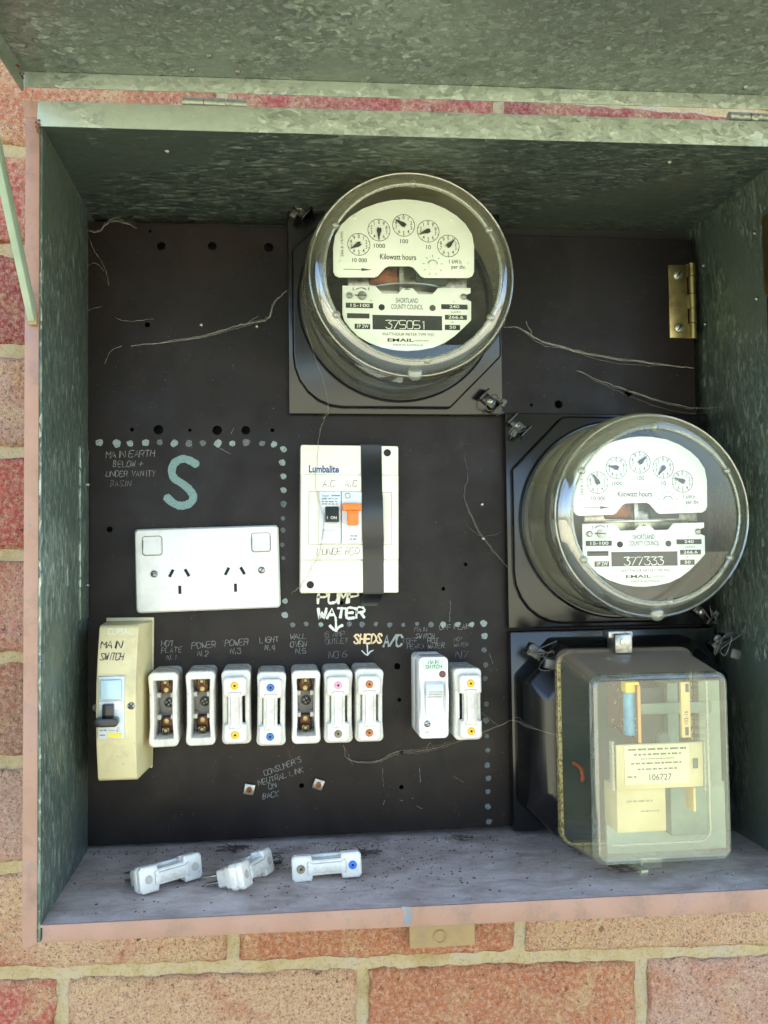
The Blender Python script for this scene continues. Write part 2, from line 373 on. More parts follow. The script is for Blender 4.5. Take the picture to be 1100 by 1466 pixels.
M['clear_face'] = glassmat('hazy_clear_plastic_face', (0.95,0.97,0.92,1), lin(210,218,188), 0.06, 0.2, 0.07, 0.0, 14)
M['clear_edge'] = glassmat('clear_plastic_edge', (0.85,0.87,0.8,1), lin(206,206,186), 0.25, 0.5, 0.1, 0.0, 60)
def solidglass():
    g = NT('thick_glass'); g.set(Base_Color=(0.96,0.98,0.93,1), Roughness=0.03, IOR=1.45, Transmission_Weight=1.0); return g.m
M['glass_solid'] = solidglass()
def brickmat():
    g = NT('rough_brick')
    oi = g.n('ObjectInfo')
    tc = g.n('Mapping'); g.l(g.tc.outputs['Object'], tc.inputs[0])
    cx = g.n('CombineXYZ'); g.l(g.math('MULTIPLY', oi.outputs['Random'], 9.0), cx.inputs[0]); g.l(g.math('MULTIPLY', oi.outputs['Random'], 5.0), cx.inputs[2])
    g.l(cx.outputs[0], tc.inputs['Location']); vec = tc.outputs[0]
    patch = g.ramp(g.noise(9, 5, 0.6, vec, 0.8), [(0.52, 0.0), (0.64, 1.0)])
    c = g.mix(g.math('MULTIPLY', patch, 0.8), oi.outputs['Color'], lin(184,112,80))
    tan = g.ramp(g.noise(15, 5, 0.6, vec, 1.0), [(0.5, 0.0), (0.66, 1.0)])
    c = g.mix(g.math('MULTIPLY', tan, 0.65), c, lin(204,172,124))
    fine = g.ramp(g.noise(260, 6, 0.8, vec), [(0.46, 0.0), (0.58, 1.0)])  # light and dark brick grain; relief shading is put into this speckle
    c = g.mix(g.math('MULTIPLY', fine, 0.5), c, lin(232,206,174))
    dk = g.ramp(g.noise(520, 6, 0.8, vec, 0.6), [(0.5, 0.0), (0.6, 1.0)])
    c = g.mix(g.math('MULTIPLY', dk, 0.85), c, lin(104,58,44))
    pit_shade = g.ramp(g.noise(150, 4, 0.65, vec), [(0.63, 0.0), (0.67, 1.0)])  # shade inside the small pits, put into the colour
    c = g.mix(g.math('MULTIPLY', pit_shade, 0.75), c, lin(84,58,48))
    ch = g.ramp(g.noise(85, 5, 0.7, vec, 0.4), [(0.62, 0.0), (0.68, 1.0)])  # larger chips and hollows, their shade painted in as well
    c = g.mix(g.math('MULTIPLY', ch, 0.5), c, lin(120,78,60))
    sp = g.ramp(g.noise(62, 3, 0.5, vec), [(0.72, 0.0), (0.74, 1.0)])
    c = g.mix(g.math('MULTIPLY', sp, 0.85), c, lin(52,50,50))
    g.set(Base_Color=c, Roughness=0.92, Specular_IOR_Level=0.2)
    pv = g.bump(g.noise(330, 6, 0.75, vec), 1.0, 0.004); g.bump(g.noise(60, 4, 0.6, vec), 0.6, 0.006, pv)
    return g.m
M['brick'] = brickmat()
def mortarmat():
    g = NT('sandy_mortar')
    c = g.ramp(g.noise(30, 6, 0.65), [(0.3, lin(158,136,94)), (0.5, lin(176,158,122)), (0.7, lin(172,160,142))])
    sp = g.ramp(g.noise(420, 6, 0.8), [(0.52, 0.0), (0.62, 1.0)])
    c = g.mix(g.math('MULTIPLY', sp, 0.6), c, lin(128,102,66))
    gy = g.ramp(g.noise(22, 5, 0.7), [(0.56, 0.0), (0.7, 1.0)]); c = g.mix(g.math('MULTIPLY', gy, 0.5), c, lin(168,160,146))
    g.set(Base_Color=c, Roughness=0.95, Specular_IOR_Level=0.15)
    g.bump(g.noise(420, 6, 0.75), 0.6, 0.002); return g.m
M['mortar'] = mortarmat()
M['ground'] = simple('dry_lawn', lin(176,172,146), lin(162,162,134), 2.0, rough=0.95)

# ------------------------------------------------------------------ lettering
FONT = {'A':'00 26 40|12 32','B':'00 06 26 35 34 23 03|23 32 31 20 00','C':'45 36 16 05 01 10 30 41','D':'00 06 26 44 42 20 00','E':'40 00 06 46|03 33','F':'00 06 46|03 33',
'G':'45 36 16 05 01 10 30 41 43 23','H':'00 06|40 46|03 43','I':'20 26','J':'01 10 20 31 36','K':'00 06|46 03 40','L':'06 00 40','M':'00 06 23 46 40','N':'00 06 40 46','O':'10 01 05 16 36 45 41 30 10',
'P':'00 06 36 45 44 33 03','Q':'10 01 05 16 36 45 41 30 10|22 40','R':'00 06 36 45 44 33 03|23 40','S':'45 36 16 05 14 32 41 30 10 01','T':'20 26|06 46','U':'06 01 10 30 41 46','V':'06 20 46','W':'06 10 24 30 46',
'X':'00 46|06 40','Y':'06 23 46|23 20','Z':'06 46 00 40','1':'15 26 20','2':'05 16 36 45 44 00 40','3':'06 46 24 43 41 30 10 01','4':'30 36 02 42','5':'46 06 03 33 42 41 30 00','6':'46 26 03 01 10 30 41 42 33 03',
'7':'06 46 10','8':'13 04 06 26 44 33 13 02 00 30 41 32 13','9':'40 45 36 16 05 04 13 33 44','0':'10 01 05 16 36 45 41 30 10','.':'10 11','+':'21 25|03 43','/':'00 46',"'":'16 15','(':'36 14 12 30',')':'16 34 32 10','-':'03 43',' ':''}
def hand(mb, text, x, z, h, y, wd, rot=0.0, asp=0.62, jit=0.07, sp=0.42, slant=0.0, smooth=True, center=False):
    u = h/6.0; cwid = asp*h/4.0; pen = 0.0
    tot = len(text)*(4*cwid + sp*h*0.45)
    if center: x -= tot/2
    cr, sr = math.cos(rot), math.sin(rot)
    for ch in text:
        g = FONT.get(ch.upper(), ''); k = 1.0 if (ch.isupper() or not ch.isalpha()) else 0.8
        dz = random.uniform(-jit, jit)*h*0.6
        for st in [q for q in g.split('|') if q]:
            pts = []
            for pr in st.split():
                a = int(pr[0])*cwid*k + random.uniform(-jit, jit)*h; b = int(pr[1])*u*k + random.uniform(-jit, jit)*h + dz
                a += b*slant
                pts.append((x + (pen+a)*cr - b*sr, z + (pen+a)*sr + b*cr))
            if smooth and len(pts) > 3: pts = smooth_pts(pts, 3)
            mb.ribbon(pts, wd, y)
        pen += (4*cwid*k if ch not in "I1.' " else 2.2*cwid) + sp*h*0.45
    return mb
_tc = {}
def printed(mb, text, x, z, size, y, xs=1.0, rot=0.0, align='CENTER', bold=0.0, wid=None):
    key = (text, align, bold)
    if key not in _tc:
        cu = bpy.data.curves.new('t', 'FONT'); cu.body = text; cu.align_x = align; cu.align_y = 'CENTER'; cu.resolution_u = 3; cu.offset = bold
        ob = bpy.data.objects.new('t', cu); COL.objects.link(ob)
        me = bpy.data.meshes.new_from_object(ob)
        _tc[key] = ([tuple(v.co) for v in me.vertices], [list(p.vertices) for p in me.polygons])
        bpy.data.objects.remove(ob); bpy.data.curves.remove(cu); bpy.data.meshes.remove(me)
    vs_, fs = _tc[key]; cr, sr = math.cos(rot), math.sin(rot); s_ = size*1.36
    if wid: xs = wid/((max(v[0] for v in vs_)-min(v[0] for v in vs_))*s_)
    return mb.add([(x + (a*xs*cr - b*sr)*s_, y, z + (a*xs*sr + b*cr)*s_) for a, b, _ in vs_], fs)
def bars(mb, x0, x1, z, h, y, seed=0):         # print too small to read: word-long dashes
    r = random.Random(seed); x = x0
    while x < x1:
        l_ = min(r.uniform(1.2, 4.2)*h, x1-x); q = x
        while q < x + l_:
            q2 = min(q + h*r.uniform(0.25, 0.6), x + l_); zz = r.uniform(0, 0.25)*h
            mb.add([(q,y,z-h/2+zz),(q2-0.12*h,y,z-h/2+zz),(q2-0.12*h,y,z+h/2-zz*0.4),(q,y,z+h/2-zz*0.4)], [(0,1,2,3)]); q = q2
        x += l_ + h*0.7
    return mb
def screw(name, parent, x, y, z, r, mat='steel', slot_rot=0.6, cross=False):
    o = MB().lathe([(r, y), (r, y-r*0.3), (r*0.75, y-r*0.5), (r*0.1, y-r*0.58)], (x, z), 16).build(name, M[mat], parent)
    mb = MB()
    for a in ([slot_rot, slot_rot+math.pi/2] if cross else [slot_rot]):
        c, s_ = math.cos(a), math.sin(a); L = r*0.8; w2 = r*0.13; yy = y - r*0.6
        mb.add([(x-c*L+s_*w2, yy, z-s_*L-c*w2),(x+c*L+s_*w2, yy, z+s_*L-c*w2),(x+c*L-s_*w2, yy, z+s_*L+c*w2),(x-c*L-s_*w2, yy, z-s_*L+c*w2)], [(0,1,2,3)])
    return o, mb

# ================================================================== the setting
g_ = MB().add([(-60000,-60000,-1350),(60000,-60000,-1350),(60000,60000,-1350),(-60000,60000,-1350)], [(0,1,2,3)]).build('ground', M['ground'])
tag(g_, kind='structure')

# ------------------------------------------------------------------ brick wall
TH = 0.0330
wall = empty('brick_wall', (-221.3, 30, -337.8), (0, TH, 0))
tag(wall, 'face brick wall in red, pink and tan with sandy mortar behind the meter cabinet', 'wall')
mb = MB(); NX, NZ = 260, 280; X0, X1, Z0, Z1 = -330, 900, -330, 1010
vv = []
for j in range(NZ+1):
    for i in range(NX+1):
        x = X0+(X1-X0)*i/NX; z = Z0+(Z1-Z0)*j/NZ
        vv.append((x, 3.8 + 1.8*noise.noise((x*0.04, z*0.05, 3)) + 1.5*noise.noise((x*0.13, z*0.16, 8)), z))
mb.add(vv, [(j*(NX+1)+i, j*(NX+1)+i+1, (j+1)*(NX+1)+i+1, (j+1)*(NX+1)+i) for j in range(NZ) for i in range(NX)])
mb.build('mortar', M['mortar'], wall)
MB().box(-4000, 4500, 14, 150, -1010, 2100).build('wall_core', M['mortar'], wall)
CH, MODW = 85.3, 247.0
def brick_mesh(seed):
    r = random.Random(seed); L, H = MODW-10.5, CH-10.5; nx, nz = 72, 24; o = r.uniform(0, 100)
    vs_, fs = [], []
    for j in range(nz+1):
        for i in range(nx+1):
            u = i/nx; v = j/nz; x = -L/2+L*u; z = -H/2+H*v
            e = min(min(u, 1-u)*L, min(v, 1-v)*H)
            y = 1.3*noise.noise((x*0.035+o, z*0.035, 1)) + 0.8*noise.noise((x*0.16+o, z*0.16, 5)) + 0.55*noise.noise((x*0.4+o, z*0.4, 15))
            rd = 3.2 + 1.6*noise.noise((x*0.06+o, z*0.06, 9))
            if e < rd: y += (rd - math.sqrt(max(rd*rd-(rd-e)**2, 0)))*0.9
            k = 2.0*noise.noise((x*0.06+o, z*0.06, 20)) + 1.0*noise.noise((x*0.25+o, z*0.25, 31))
            if i in (0, nx): x += k
            if j in (0, nz): z += k
            vs_.append((x, y, z))
    fs = [(j*(nx+1)+i, j*(nx+1)+i+1, (j+1)*(nx+1)+i+1, (j+1)*(nx+1)+i) for j in range(nz) for i in range(nx)]
    rim = [i for i in range(nx+1)] + [j*(nx+1)+nx for j in range(1, nz+1)] + [nz*(nx+1)+i for i in range(nx-1, -1, -1)] + [j*(nx+1) for j in range(nz-1, 0, -1)]
    b0 = len(vs_); vs_ += [(vs_[i][0], 14, vs_[i][2]) for i in rim]; n = len(rim)
    fs += [(rim[k], rim[(k+1) % n], b0+(k+1) % n, b0+k) for k in range(n)]
    ob = MB().add(vs_, fs).build('brick', M['brick'], wall, ang=50); me = ob.data; bpy.data.objects.remove(ob); return me
BM = [brick_mesh(i) for i in range(8)]
RED, DKRED, PINK, TAN, ORG, BRN, TPK = lin(184,84,74), lin(160,70,68), lin(200,138,122), lin(204,164,128), lin(190,120,84), lin(166,120,98), lin(194,154,134)
# rows counted upward from the bed joint under the cabinet (row 0 stands on it)
leftcol = {-1: RED, 0: TAN, 1: TPK, 2: BRN, 3: PINK, 4: RED, 5: TPK, 6: DKRED, 7: RED, 8: ORG}
setc = {(-1,1): TAN, (-1,2): ORG, (-1,3): TPK,  (0,0): TAN, (0,1): ORG, (0,2): TAN, (8,1): RED, (8,2): DKRED, (9,1): RED}
nb = 0
for row in range(-4, 16):
    ph = (49.0 if row % 2 else 186.0)                 # local x of a perpend in this row
    if row == 8: ph = 156.0
    for k in range(-2, 5):
        xl = ph + (k-1)*MODW; cx = xl + MODW/2; cz = row*CH + CH/2
        if cx < -420 or cx > 1000: continue
        if 0 < row < 7 and xl > 90 and xl + MODW < 600: continue       # wholly behind the cabinet
        if row == 7 and xl > 90 and xl + MODW < 560: continue
        ob = bpy.data.objects.new('brick', BM[random.randrange(8)]); COL.objects.link(ob); ob.parent = wall
        ob.location = (cx*S, random.uniform(-0.9, 0.6)*S, cz*S); ob.rotation_euler = (random.uniform(-.004,.004), random.choice((0, math.pi))+random.uniform(-.004,.004), random.uniform(-.004,.004))
        col = setc.get((row, k))
        if xl < 70 and xl + MODW > 0 and row in leftcol and cx < 90: col = leftcol[row]
        ob.color = col or random.choice([RED, PINK, TAN, ORG, TPK, BRN])

# ------------------------------------------------------------------ meter cabinet
cab = empty('meter_cabinet', (115, -60, -243))
tag(cab, 'open green galvanised meter cabinet with its lid propped up and faded pink flanges', 'meter cabinet')
YF, YB = -150.0, 27.0
def W(mb, name, mat, par=cab, **k): return mb.build(name, M[mat], par, world=True, **k)
LT, RT, LB, RB = (-148, 283), (378, 291.5), (-146.8, -232), (385, -236.5)
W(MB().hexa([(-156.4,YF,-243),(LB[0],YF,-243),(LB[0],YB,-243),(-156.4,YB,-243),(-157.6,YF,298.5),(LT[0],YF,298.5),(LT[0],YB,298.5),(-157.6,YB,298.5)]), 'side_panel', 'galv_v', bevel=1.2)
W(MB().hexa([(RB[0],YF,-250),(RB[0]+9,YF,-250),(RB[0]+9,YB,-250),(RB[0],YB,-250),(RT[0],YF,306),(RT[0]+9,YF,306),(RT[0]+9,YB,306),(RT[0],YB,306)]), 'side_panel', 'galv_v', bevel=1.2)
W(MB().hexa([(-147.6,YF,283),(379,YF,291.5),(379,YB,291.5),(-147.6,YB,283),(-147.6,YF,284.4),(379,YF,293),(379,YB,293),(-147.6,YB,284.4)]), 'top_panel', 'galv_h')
lip = W(MB().hexa([(-151,YF-3.5,281.8),(400,YF-3.5,290.2),(400,YF-0.3,291.5),(-151,YF-0.3,283.2),(-151,YF-2.4,299.8),(400,YF-2.4,309.8),(400,YF-0.3,309.8),(-151,YF-0.3,299.8)]), 'top_lip', 'galv_lip', bevel=1.1, seg=3)
W(MB().hexa([(-147,YF,-233.5),(386,YF,-238),(386,YB,-238),(-147,YB,-233.5),(-147,YF,-232),(386,YF,-236.5),(386,YB,-236.5),(-147,YB,-232)]), 'shelf', 'shelf')
fl = W(MB().hexa([(-157.8,YF-2,-246),(-148.6,YF-2,-243),(-148.6,YF-0.2,-243),(-157.8,YF-0.2,-246),(-158.6,YF-2,293),(-149.6,YF-2,293),(-149.6,YF-0.2,293),(-158.6,YF-0.2,293)]), 'front_flange', 'pink', bevel=0.7)
tag(fl, 'faded pink upright flange along the left front edge')
W(MB().hexa([(-159.3,YF-2.4,288),(-149.4,YF-2.4,288),(-149.4,YF-2.1,288),(-159.3,YF-2.1,288),(-159.3,YF-2.4,299),(-149.4,YF-2.4,299),(-149.4,YF-2.1,299),(-159.3,YF-2.1,299)]), 'flange_fold', 'pink')
W(MB().hexa([(-145.5,YF-2.2,-242.3),(400,YF-2.2,-251.8),(400,YF-0.2,-251.8),(-145.5,YF-0.2,-242.3),(-145.5,YF-2.2,-231.2),(400,YF-2.2,-235.8),(400,YF-0.2,-235.8),(-145.5,YF-0.2,-231.2)]), 'front_flange', 'pink', bevel=0.8)
# seam in the lower flange
p = at(583, 1312, YF-2.3); W(MB().extr([(p.x-3,p.z-5),(p.x+1,p.z-6),(p.x+4,p.z-1),(p.x+3,p.z+6),(p.x-4,p.z+6.5),(p.x-2,p.z+1)], YF-2.4, YF-2.25), 'paint_chip', 'chip')
# rust on the upper left corner
rb = MB()
for q in range(7):
    p = at(54+random.uniform(-3,4), 172+q*3, YF-4); rb.ball((p.x, p.y, p.z), random.uniform(0.7,1.6), 6, 0.3)
W(rb, 'rust_patch', 'rust')
W(MB().box(-147, 384, 25, 26.6, -232, 292), 'gap_shade_sheet', 'black_matt')  # added sheet; its dull black stands in for shade behind the board
# bracket strip riveted to the left wall
br = W(MB().hexa([(-147.6,-34,-48),(-145.8,-34,-48),(-145.8,-3,-48),(-147.6,-3,-48),(-147.9,-34,86),(-146.1,-34,86),(-146.1,-3,86),(-147.9,-3,86)]), 'bracket_strip', 'galv_v', bevel=0.4)
for z in (58, -22): W(MB().ball((-146,-10,z), 2.2, 8, 1.0), 'rivet', 'steel', br)
# rivets of the right wall, top panel
for (px, py) in ((1002,380),(1004,464),(1081,334),(1084,428)):
    Yq = -5 if px < 1050 else -92; p = at(px, py, Yq); W(MB().ball((RT[0]+0.4, Yq, p.z), 1.9, 8), 'rivet', 'steel')
for (px, py, Yq) in ((239,204,-118),(959,226,-120)):
    p = at(px, py, Yq); W(MB().ball((p.x, Yq, 283.0+(p.x+148)*0.0162), 2.0, 8), 'rivet', 'steel')
# brass hinge leaf on the right wall near the front
bh = W(MB().box(RT[0]-2.6, RT[0]+0.3, -124, -108, at(1096,420,-112).z, at(1096,308,-112).z), 'hinge_leaf', 'brass', bevel=0.5)
W(MB().tube([(RT[0]-3.5,-125.5,at(1096,420,-112).z),(RT[0]-3.5,-125.5,at(1096,308,-112).z)], 3.2, 12), 'hinge_barrel', 'brass', bh)
W(MB().box(RT[0]-1.6, RT[0]+0.3, -128, -110, at(1096,520,-112).z, at(1096,424,-112).z), 'backing_strip', 'black_matt')
# ---- lid
DROP = math.radians(5.0)
def lidp(x, d, z0=0):                        # point d mm out along the lid
    zr = 318.2 + (x+159)*0.0178
    return (x, -152.5 - d*math.cos(DROP) , zr - d*math.sin(DROP) + z0)
LX0, LX1, LD = -160.0, 412.0, 520.0
def slab(a, b, c, d, t): return MB().hexa([a, b, c, d] + [(q[0]+t[0], q[1]+t[1], q[2]+t[2]) for q in (a, b, c, d)])
lid = W(slab(lidp(LX0,0), lidp(LX1,0), lidp(LX1,LD), lidp(LX0,LD), (0,0,1.2)), 'lid', 'galv')
W(MB().hexa([(LX0,-154,307.6),(LX1,-154,317.8),(LX1,-152.7,317.8),(LX0,-152.7,307.6)]+[lidp(LX0,1.5,-0.1),lidp(LX1,1.5,-0.1),lidp(LX1,0.2,-0.1),lidp(LX0,0.2,-0.1)]), 'lid_lip', 'galv_lip', lid, bevel=0.5)
a0 = lidp(LX0,3,-0.1); a1 = lidp(LX0,LD,-0.1)
W(MB().hexa([(LX0,a0[1],a0[2]-14),(LX0+1.2,a0[1],a0[2]-14),(LX0+1.2,a1[1],a1[2]-18),(LX0,a1[1],a1[2]-18),a0,(LX0+1.2,a0[1],a0[2]),(LX0+1.2,a1[1],a1[2]),a1]), 'lid_lip', 'galv', lid)
a0 = lidp(LX1-1.2,3,-0.1); a1 = lidp(LX1-1.2,LD,-0.1)
W(MB().hexa([(LX1-1.2,a0[1],a0[2]-14),(LX1,a0[1],a0[2]-14),(LX1,a1[1],a1[2]-18),(LX1-1.2,a1[1],a1[2]-18),a0,(LX1,a0[1],a0[2]),(LX1,a1[1],a1[2]),a1]), 'lid_lip', 'galv', lid)
a0 = lidp(LX0,LD,-0.1); a1 = lidp(LX1,LD,-0.1)
W(MB().hexa([(LX0,a0[1],a0[2]-18),(LX1,a1[1],a1[2]-18),(LX1,a1[1]-1.2,a1[2]-18),(LX0,a0[1]-1.2,a0[2]-18),a0,a1,(LX1,a1[1]-1.2,a1[2]),(LX0,a0[1]-1.2,a0[2])]), 'lid_lip', 'galv', lid)
for (px, py, d) in ((299,72,34),(275,98,12),(340,101,12),(1068,131,14)):
    p = at(px, py, -152.5-d); q = lidp(p.x, d, -0.3); W(MB().ball(q, 2.3, 8, 1.2), 'rivet', 'steel', lid)
rb = MB()
for q in range(9):
    a = lidp(LX0+1.6, 4+q*2.2, -random.uniform(1,7)); rb.ball(a, random.uniform(0.4,0.9), 6)
W(rb, 'rust_patch', 'rust', lid)
for (pa, pb) in ((262,355),(1042,1130)):
    A = at(pa, 146, -146); B = at(pb, 146, -146); zc = (305.6 if pa < 500 else 313.4)
    for k in range(3):
        x0 = A.x+(B.x-A.x)*k/3; x1 = A.x+(B.x-A.x)*(k+1)/3-0.6
        W(MB().tube([(x0,-147,zc),(x1,-147,zc)], 3.6, 12), 'hinge_knuckle', 'galv')
    W(MB().box(A.x, B.x, -145, -120, zc-5+1.2, zc-3.6), 'hinge_leaf', 'galv')
# ---- stay
st0 = Vector((-155.0, -153.8, 156)); sv = Vector((0.0, -math.cos(math.radians(43)), math.sin(math.radians(43)))); st1 = st0 + sv*226
n_ = Vector((0, sv.z, -sv.y)).normalized()*5.5; t_ = Vector((4.2, 0, 0))
sb = MB().hexa([tuple(q) for q in (st0-n_, st0-n_+t_, st0+n_+t_, st0+n_, st1-n_, st1-n_+t_, st1+n_+t_, st1+n_)])
stay = W(sb, 'lid_stay', 'stay', bevel=0.4)
W(MB().box(-155,-149.6,-156.6,-153.2,150,160), 'stay_pivot', 'tab', stay, bevel=1.0)
# wall fixing tab under the lower flange
p0, p1 = at(586, 1326, 22), at(680, 1352, 22)
tb = W(MB().box(p0.x, p1.x, 20, 26.4, p1.z, p0.z+12), 'fixing_tab', 'tab', bevel=1.0)
p = at(630, 1341, 20); W(MB().lathe([(5.6,20.2),(5.6,18.6),(4.4,18.2),(4.2,19.2),(0.3,19.2)], (p.x, p.z), 20), 'screw_head', 'tab', tb)

# ------------------------------------------------------------------ panel
pan = empty('switchboard_panel', (111, 0, -229))
tag(pan, 'dark brown-black drilled switchboard panel with pencilled circuit names and painted dots', 'panel')
board = MB().box(-148.4, 370.5, 0, 6.5, -229, 274.6).build('board', M['panel'], pan, world=True, bevel=0.5)
cut = MB()
for (px, py, r) in ((231,352,6.3),(304,352,6.3),(385,354,6.8),(137,331,2.2),(215,331,2.2),(211,465,3.8),(227,615,6.8),(311,616,6.8),(352,616,6.3),(189,615,2.8),(272,616,2.4),(390,616,2.8),
    (157,758,4.2),(667,808,2.8),(635,843,2.8),(489,863,2.8),(569,954,4.6),(572,1002,2.8),(575,1077,3.2),(432,1125,3.6),(575,1127,3.2),(761,580,2.4),(800,579,6.2),(900,562,6.0)):
    p = at(px, py, 0); cut.cyl(p.x, p.z, r/1.72, -3, 10, 20)
co = cut.build('cutter', M['slot'], pan, world=True)
bo = board.modifiers.new('holes', 'BOOLEAN'); bo.object = co; bo.operation = 'DIFFERENCE'; bo.solver = 'EXACT'
bpy.context.view_layer.update()
me = bpy.data.meshes.new_from_object(board.evaluated_get(bpy.context.evaluated_depsgraph_get()))
board.modifiers.clear(); board.data = me; bpy.data.objects.remove(co)
me.shade_flat()
for (px, py) in ((288,465),(368,467),(691,722),(693,771)):
    p = at(px, py, -1); MB().ball((p.x, -0.6, p.z), 2.0, 8, 0.9).build('bolt_end', M['steel'], pan, world=True)
for (px, py, a) in ((357,1130,0.2),(456,1123,0.35)):
    p = at(px, py, -2); b = MB()
    b.box(-4.2,4.2,-3.4,0,-4.2,4.2); b.xf(Matrix.Translation((p.x,-0.1,p.z)) @ Matrix.Rotation(a, 4, 'Y'))
    nb_ = b.build('square_nut', M['steel'], pan, world=True, bevel=0.5)
    MB().lathe([(2.3,-3.4),(2.3,-5),(0.4,-5.2)], (p.x, p.z), 14).build('bolt_end', M['copper'], nb_, world=True)
# painted dots
def dot(px, py, r, mat):
    p = at(px+random.uniform(-1,1), py+random.uniform(-1,1), 0); n = 14; o = random.uniform(0, 9); r *= random.uniform(0.82, 1.12); mat = 'dot_dim' if random.random() < 0.18 else mat
    pts = [(p.x + r*(1+0.45*noise.noise((math.cos(2*math.pi*i/n)+o, math.sin(2*math.pi*i/n), 2)))*math.cos(2*math.pi*i/n), -0.15, p.z + r*(1+0.4*noise.noise((math.cos(2*math.pi*i/n)+o, math.sin(2*math.pi*i/n), 7)))*math.sin(2*math.pi*i/n)) for i in range(n)]
    MB().add(pts, [tuple(range(n))]).build('paint_dot', M[mat], pan, world=True)
for x in (143,167,187,209,229,250,271,291,312,332,352,375,393): dot(x, 634.5+random.uniform(-1,1), 2.9, 'dot')
for i, y in enumerate((643,663,683,702,722,742,760,781,798)): dot(405, y, 2.5 if i < 5 else 2.0, 'dot' if i < 4 else 'dot_dim')
for y in (860,880): dot(408, y, 2.5, 'dot')
for i, x in enumerate((420,438,459,500,519,539,558,578,597,618,635,655,675)): dot(x, 894, 2.1 if i < 9 else 2.7, 'dot_dim' if i < 10 and i != 2 else 'dot')
for i, y in enumerate((893,911,931,952,972,1009,1032,1053,1073,1095,1115,1134,1155,1176)): dot(693+ (y-893)*0.026, y, 2.6 if i < 3 else 2.3, 'dot' if i < 3 else 'dot_dim')
def write(text, px, py, hpx, wd, mat, name='pencil_lettering', rot=0.0, **k):
    p = at(px, py, 0); q = MB(); wd = wd*0.72 if 'chalk' in mat else wd; k.setdefault('jit', 0.085); k.setdefault('slant', 0.12)
    hand(q, text, p.x, p.z, hpx/1.72*(0.9 if 'chalk' in mat else 1), -0.12, wd, rot, **k)
    return q.build(name, M[mat], pan, world=True, smooth=False)
write('MAIN EARTH', 152, 656, 10, 0.75, 'chalk', rot=0.04); write('BELOW +', 162, 668, 8.5, 0.7, 'chalk'); write('UNDER VANITY', 152, 682, 8.5, 0.65, 'chalk', asp=0.6); write('BASIN', 158, 696, 8.5, 0.6, 'chalk_dim')
write('HOT', 231, 925, 8, 0.6, 'chalk'); write('PLATE', 231, 935, 8, 0.6, 'chalk', rot=0.03); write('N.1', 239, 945, 8, 0.6, 'chalk')
write('POWER', 275, 929, 9, 0.65, 'chalk', rot=0.06, asp=0.65); write('N.2', 283, 940, 8, 0.6, 'chalk')
write('POWER', 322, 925, 9, 0.65, 'chalk', rot=0.05, asp=0.65); write('N.3', 330, 936, 8, 0.6, 'chalk')
write('LIGHT', 372, 920, 8, 0.65, 'chalk', rot=0.04); write('N.4', 379, 931, 8, 0.65, 'chalk')
write('WALL', 416, 915, 8, 0.65, 'chalk'); write('OVEN', 416, 926, 8, 0.7, 'chalk'); write('N.5', 423, 936, 8, 0.6, 'chalk')
write('15 AMP', 463, 912, 8, 0.6, 'chalk_dim'); write('OUTLET', 466, 922, 7.5, 0.6, 'chalk_dim', rot=0.04); write('NO 6', 471, 942, 10, 0.7, 'chalk_dim')
tag(write('SHEDS', 507, 921, 12, 1.5, 'paint_cream', 'painted_lettering', jit=0.03, asp=0.5), 'SHEDS in cream paint')
tag(write('A/C', 549, 925, 15, 2.0, 'paint_grey', 'painted_lettering', jit=0.03, asp=0.5, sp=0.25), 'A/C in thick grey paint')
write('MAIN', 594, 904, 7, 0.55, 'chalk_dim'); write('SWITCH', 595, 914, 7, 0.6, 'chalk', asp=0.6); write('(OFF', 576, 921, 8, 0.6, 'chalk_dim'); write('PEAK)', 583, 929, 7, 0.6, 'chalk_dim')
write('HOT', 612, 921, 8, 0.65, 'chalk'); write('WATER', 613, 929, 7, 0.6, 'chalk', rot=0.07, asp=0.6); write('OFF PEAK', 629, 902, 8, 0.65, 'chalk', rot=0.03, asp=0.64)
write('HOT', 650, 918, 6, 0.5, 'chalk_dim'); write('WATER', 650, 926, 6, 0.55, 'chalk_dim'); write('N7', 653, 942, 11, 0.85, 'chalk_dim', asp=0.8)
tag(write('PUMP', 455, 863, 15, 2.1, 'paint_white', 'painted_lettering', jit=0.055, asp=0.8), 'PUMP in white paint')
tag(write('WATER', 455, 885, 13, 2.1, 'paint_white', 'painted_lettering', jit=0.055, asp=0.86), 'WATER in white paint')
for cx, cy, s_, wd, mt in ((481, 903, 15, 2.2, 'paint_white'), (526, 938, 14, 1.1, 'paint_white')):
    q = MB()
    for pts in ([(cx, cy-s_), (cx+0.5, cy)], [(cx-s_*0.55, cy-s_*0.45), (cx-s_*0.2, cy-s_*0.1), (cx, cy), (cx+s_*0.3, cy-s_*0.35), (cx+s_*0.6, cy-s_*0.5)]):
        q.ribbon([(at(a, b).x, at(a, b).z) for a, b in pts], wd, -0.12)
    q.build('painted_arrow', M[mt], pan, world=True)
rt = 0.33
write("CONSUMER'S", 379, 1111, 8, 0.6, 'chalk', rot=rt); write('NEUTRAL LINK', 371, 1125, 8, 0.6, 'chalk', rot=0.26); write('ON', 385, 1130, 8, 0.6, 'chalk', rot=0.2); write('BACK', 377, 1144, 8, 0.6, 'chalk', rot=0.15)
q = MB(); sp_ = smooth_pts([(at(a, b).x, at(a, b).z) for a, b in ((280,664),(271,659),(261,657),(250,663),(246,675),(250,685),(262,693),(272,702),(277,712),(271,721),(259,724),(248,720),(240,713))], 4)
L = []; 
q.ribbon(sp_, 6.4, -0.12)
tag(q.build('painted_letter', M['paint_teal'], pan, world=True, smooth=False), 'large letter S in pale teal paint')
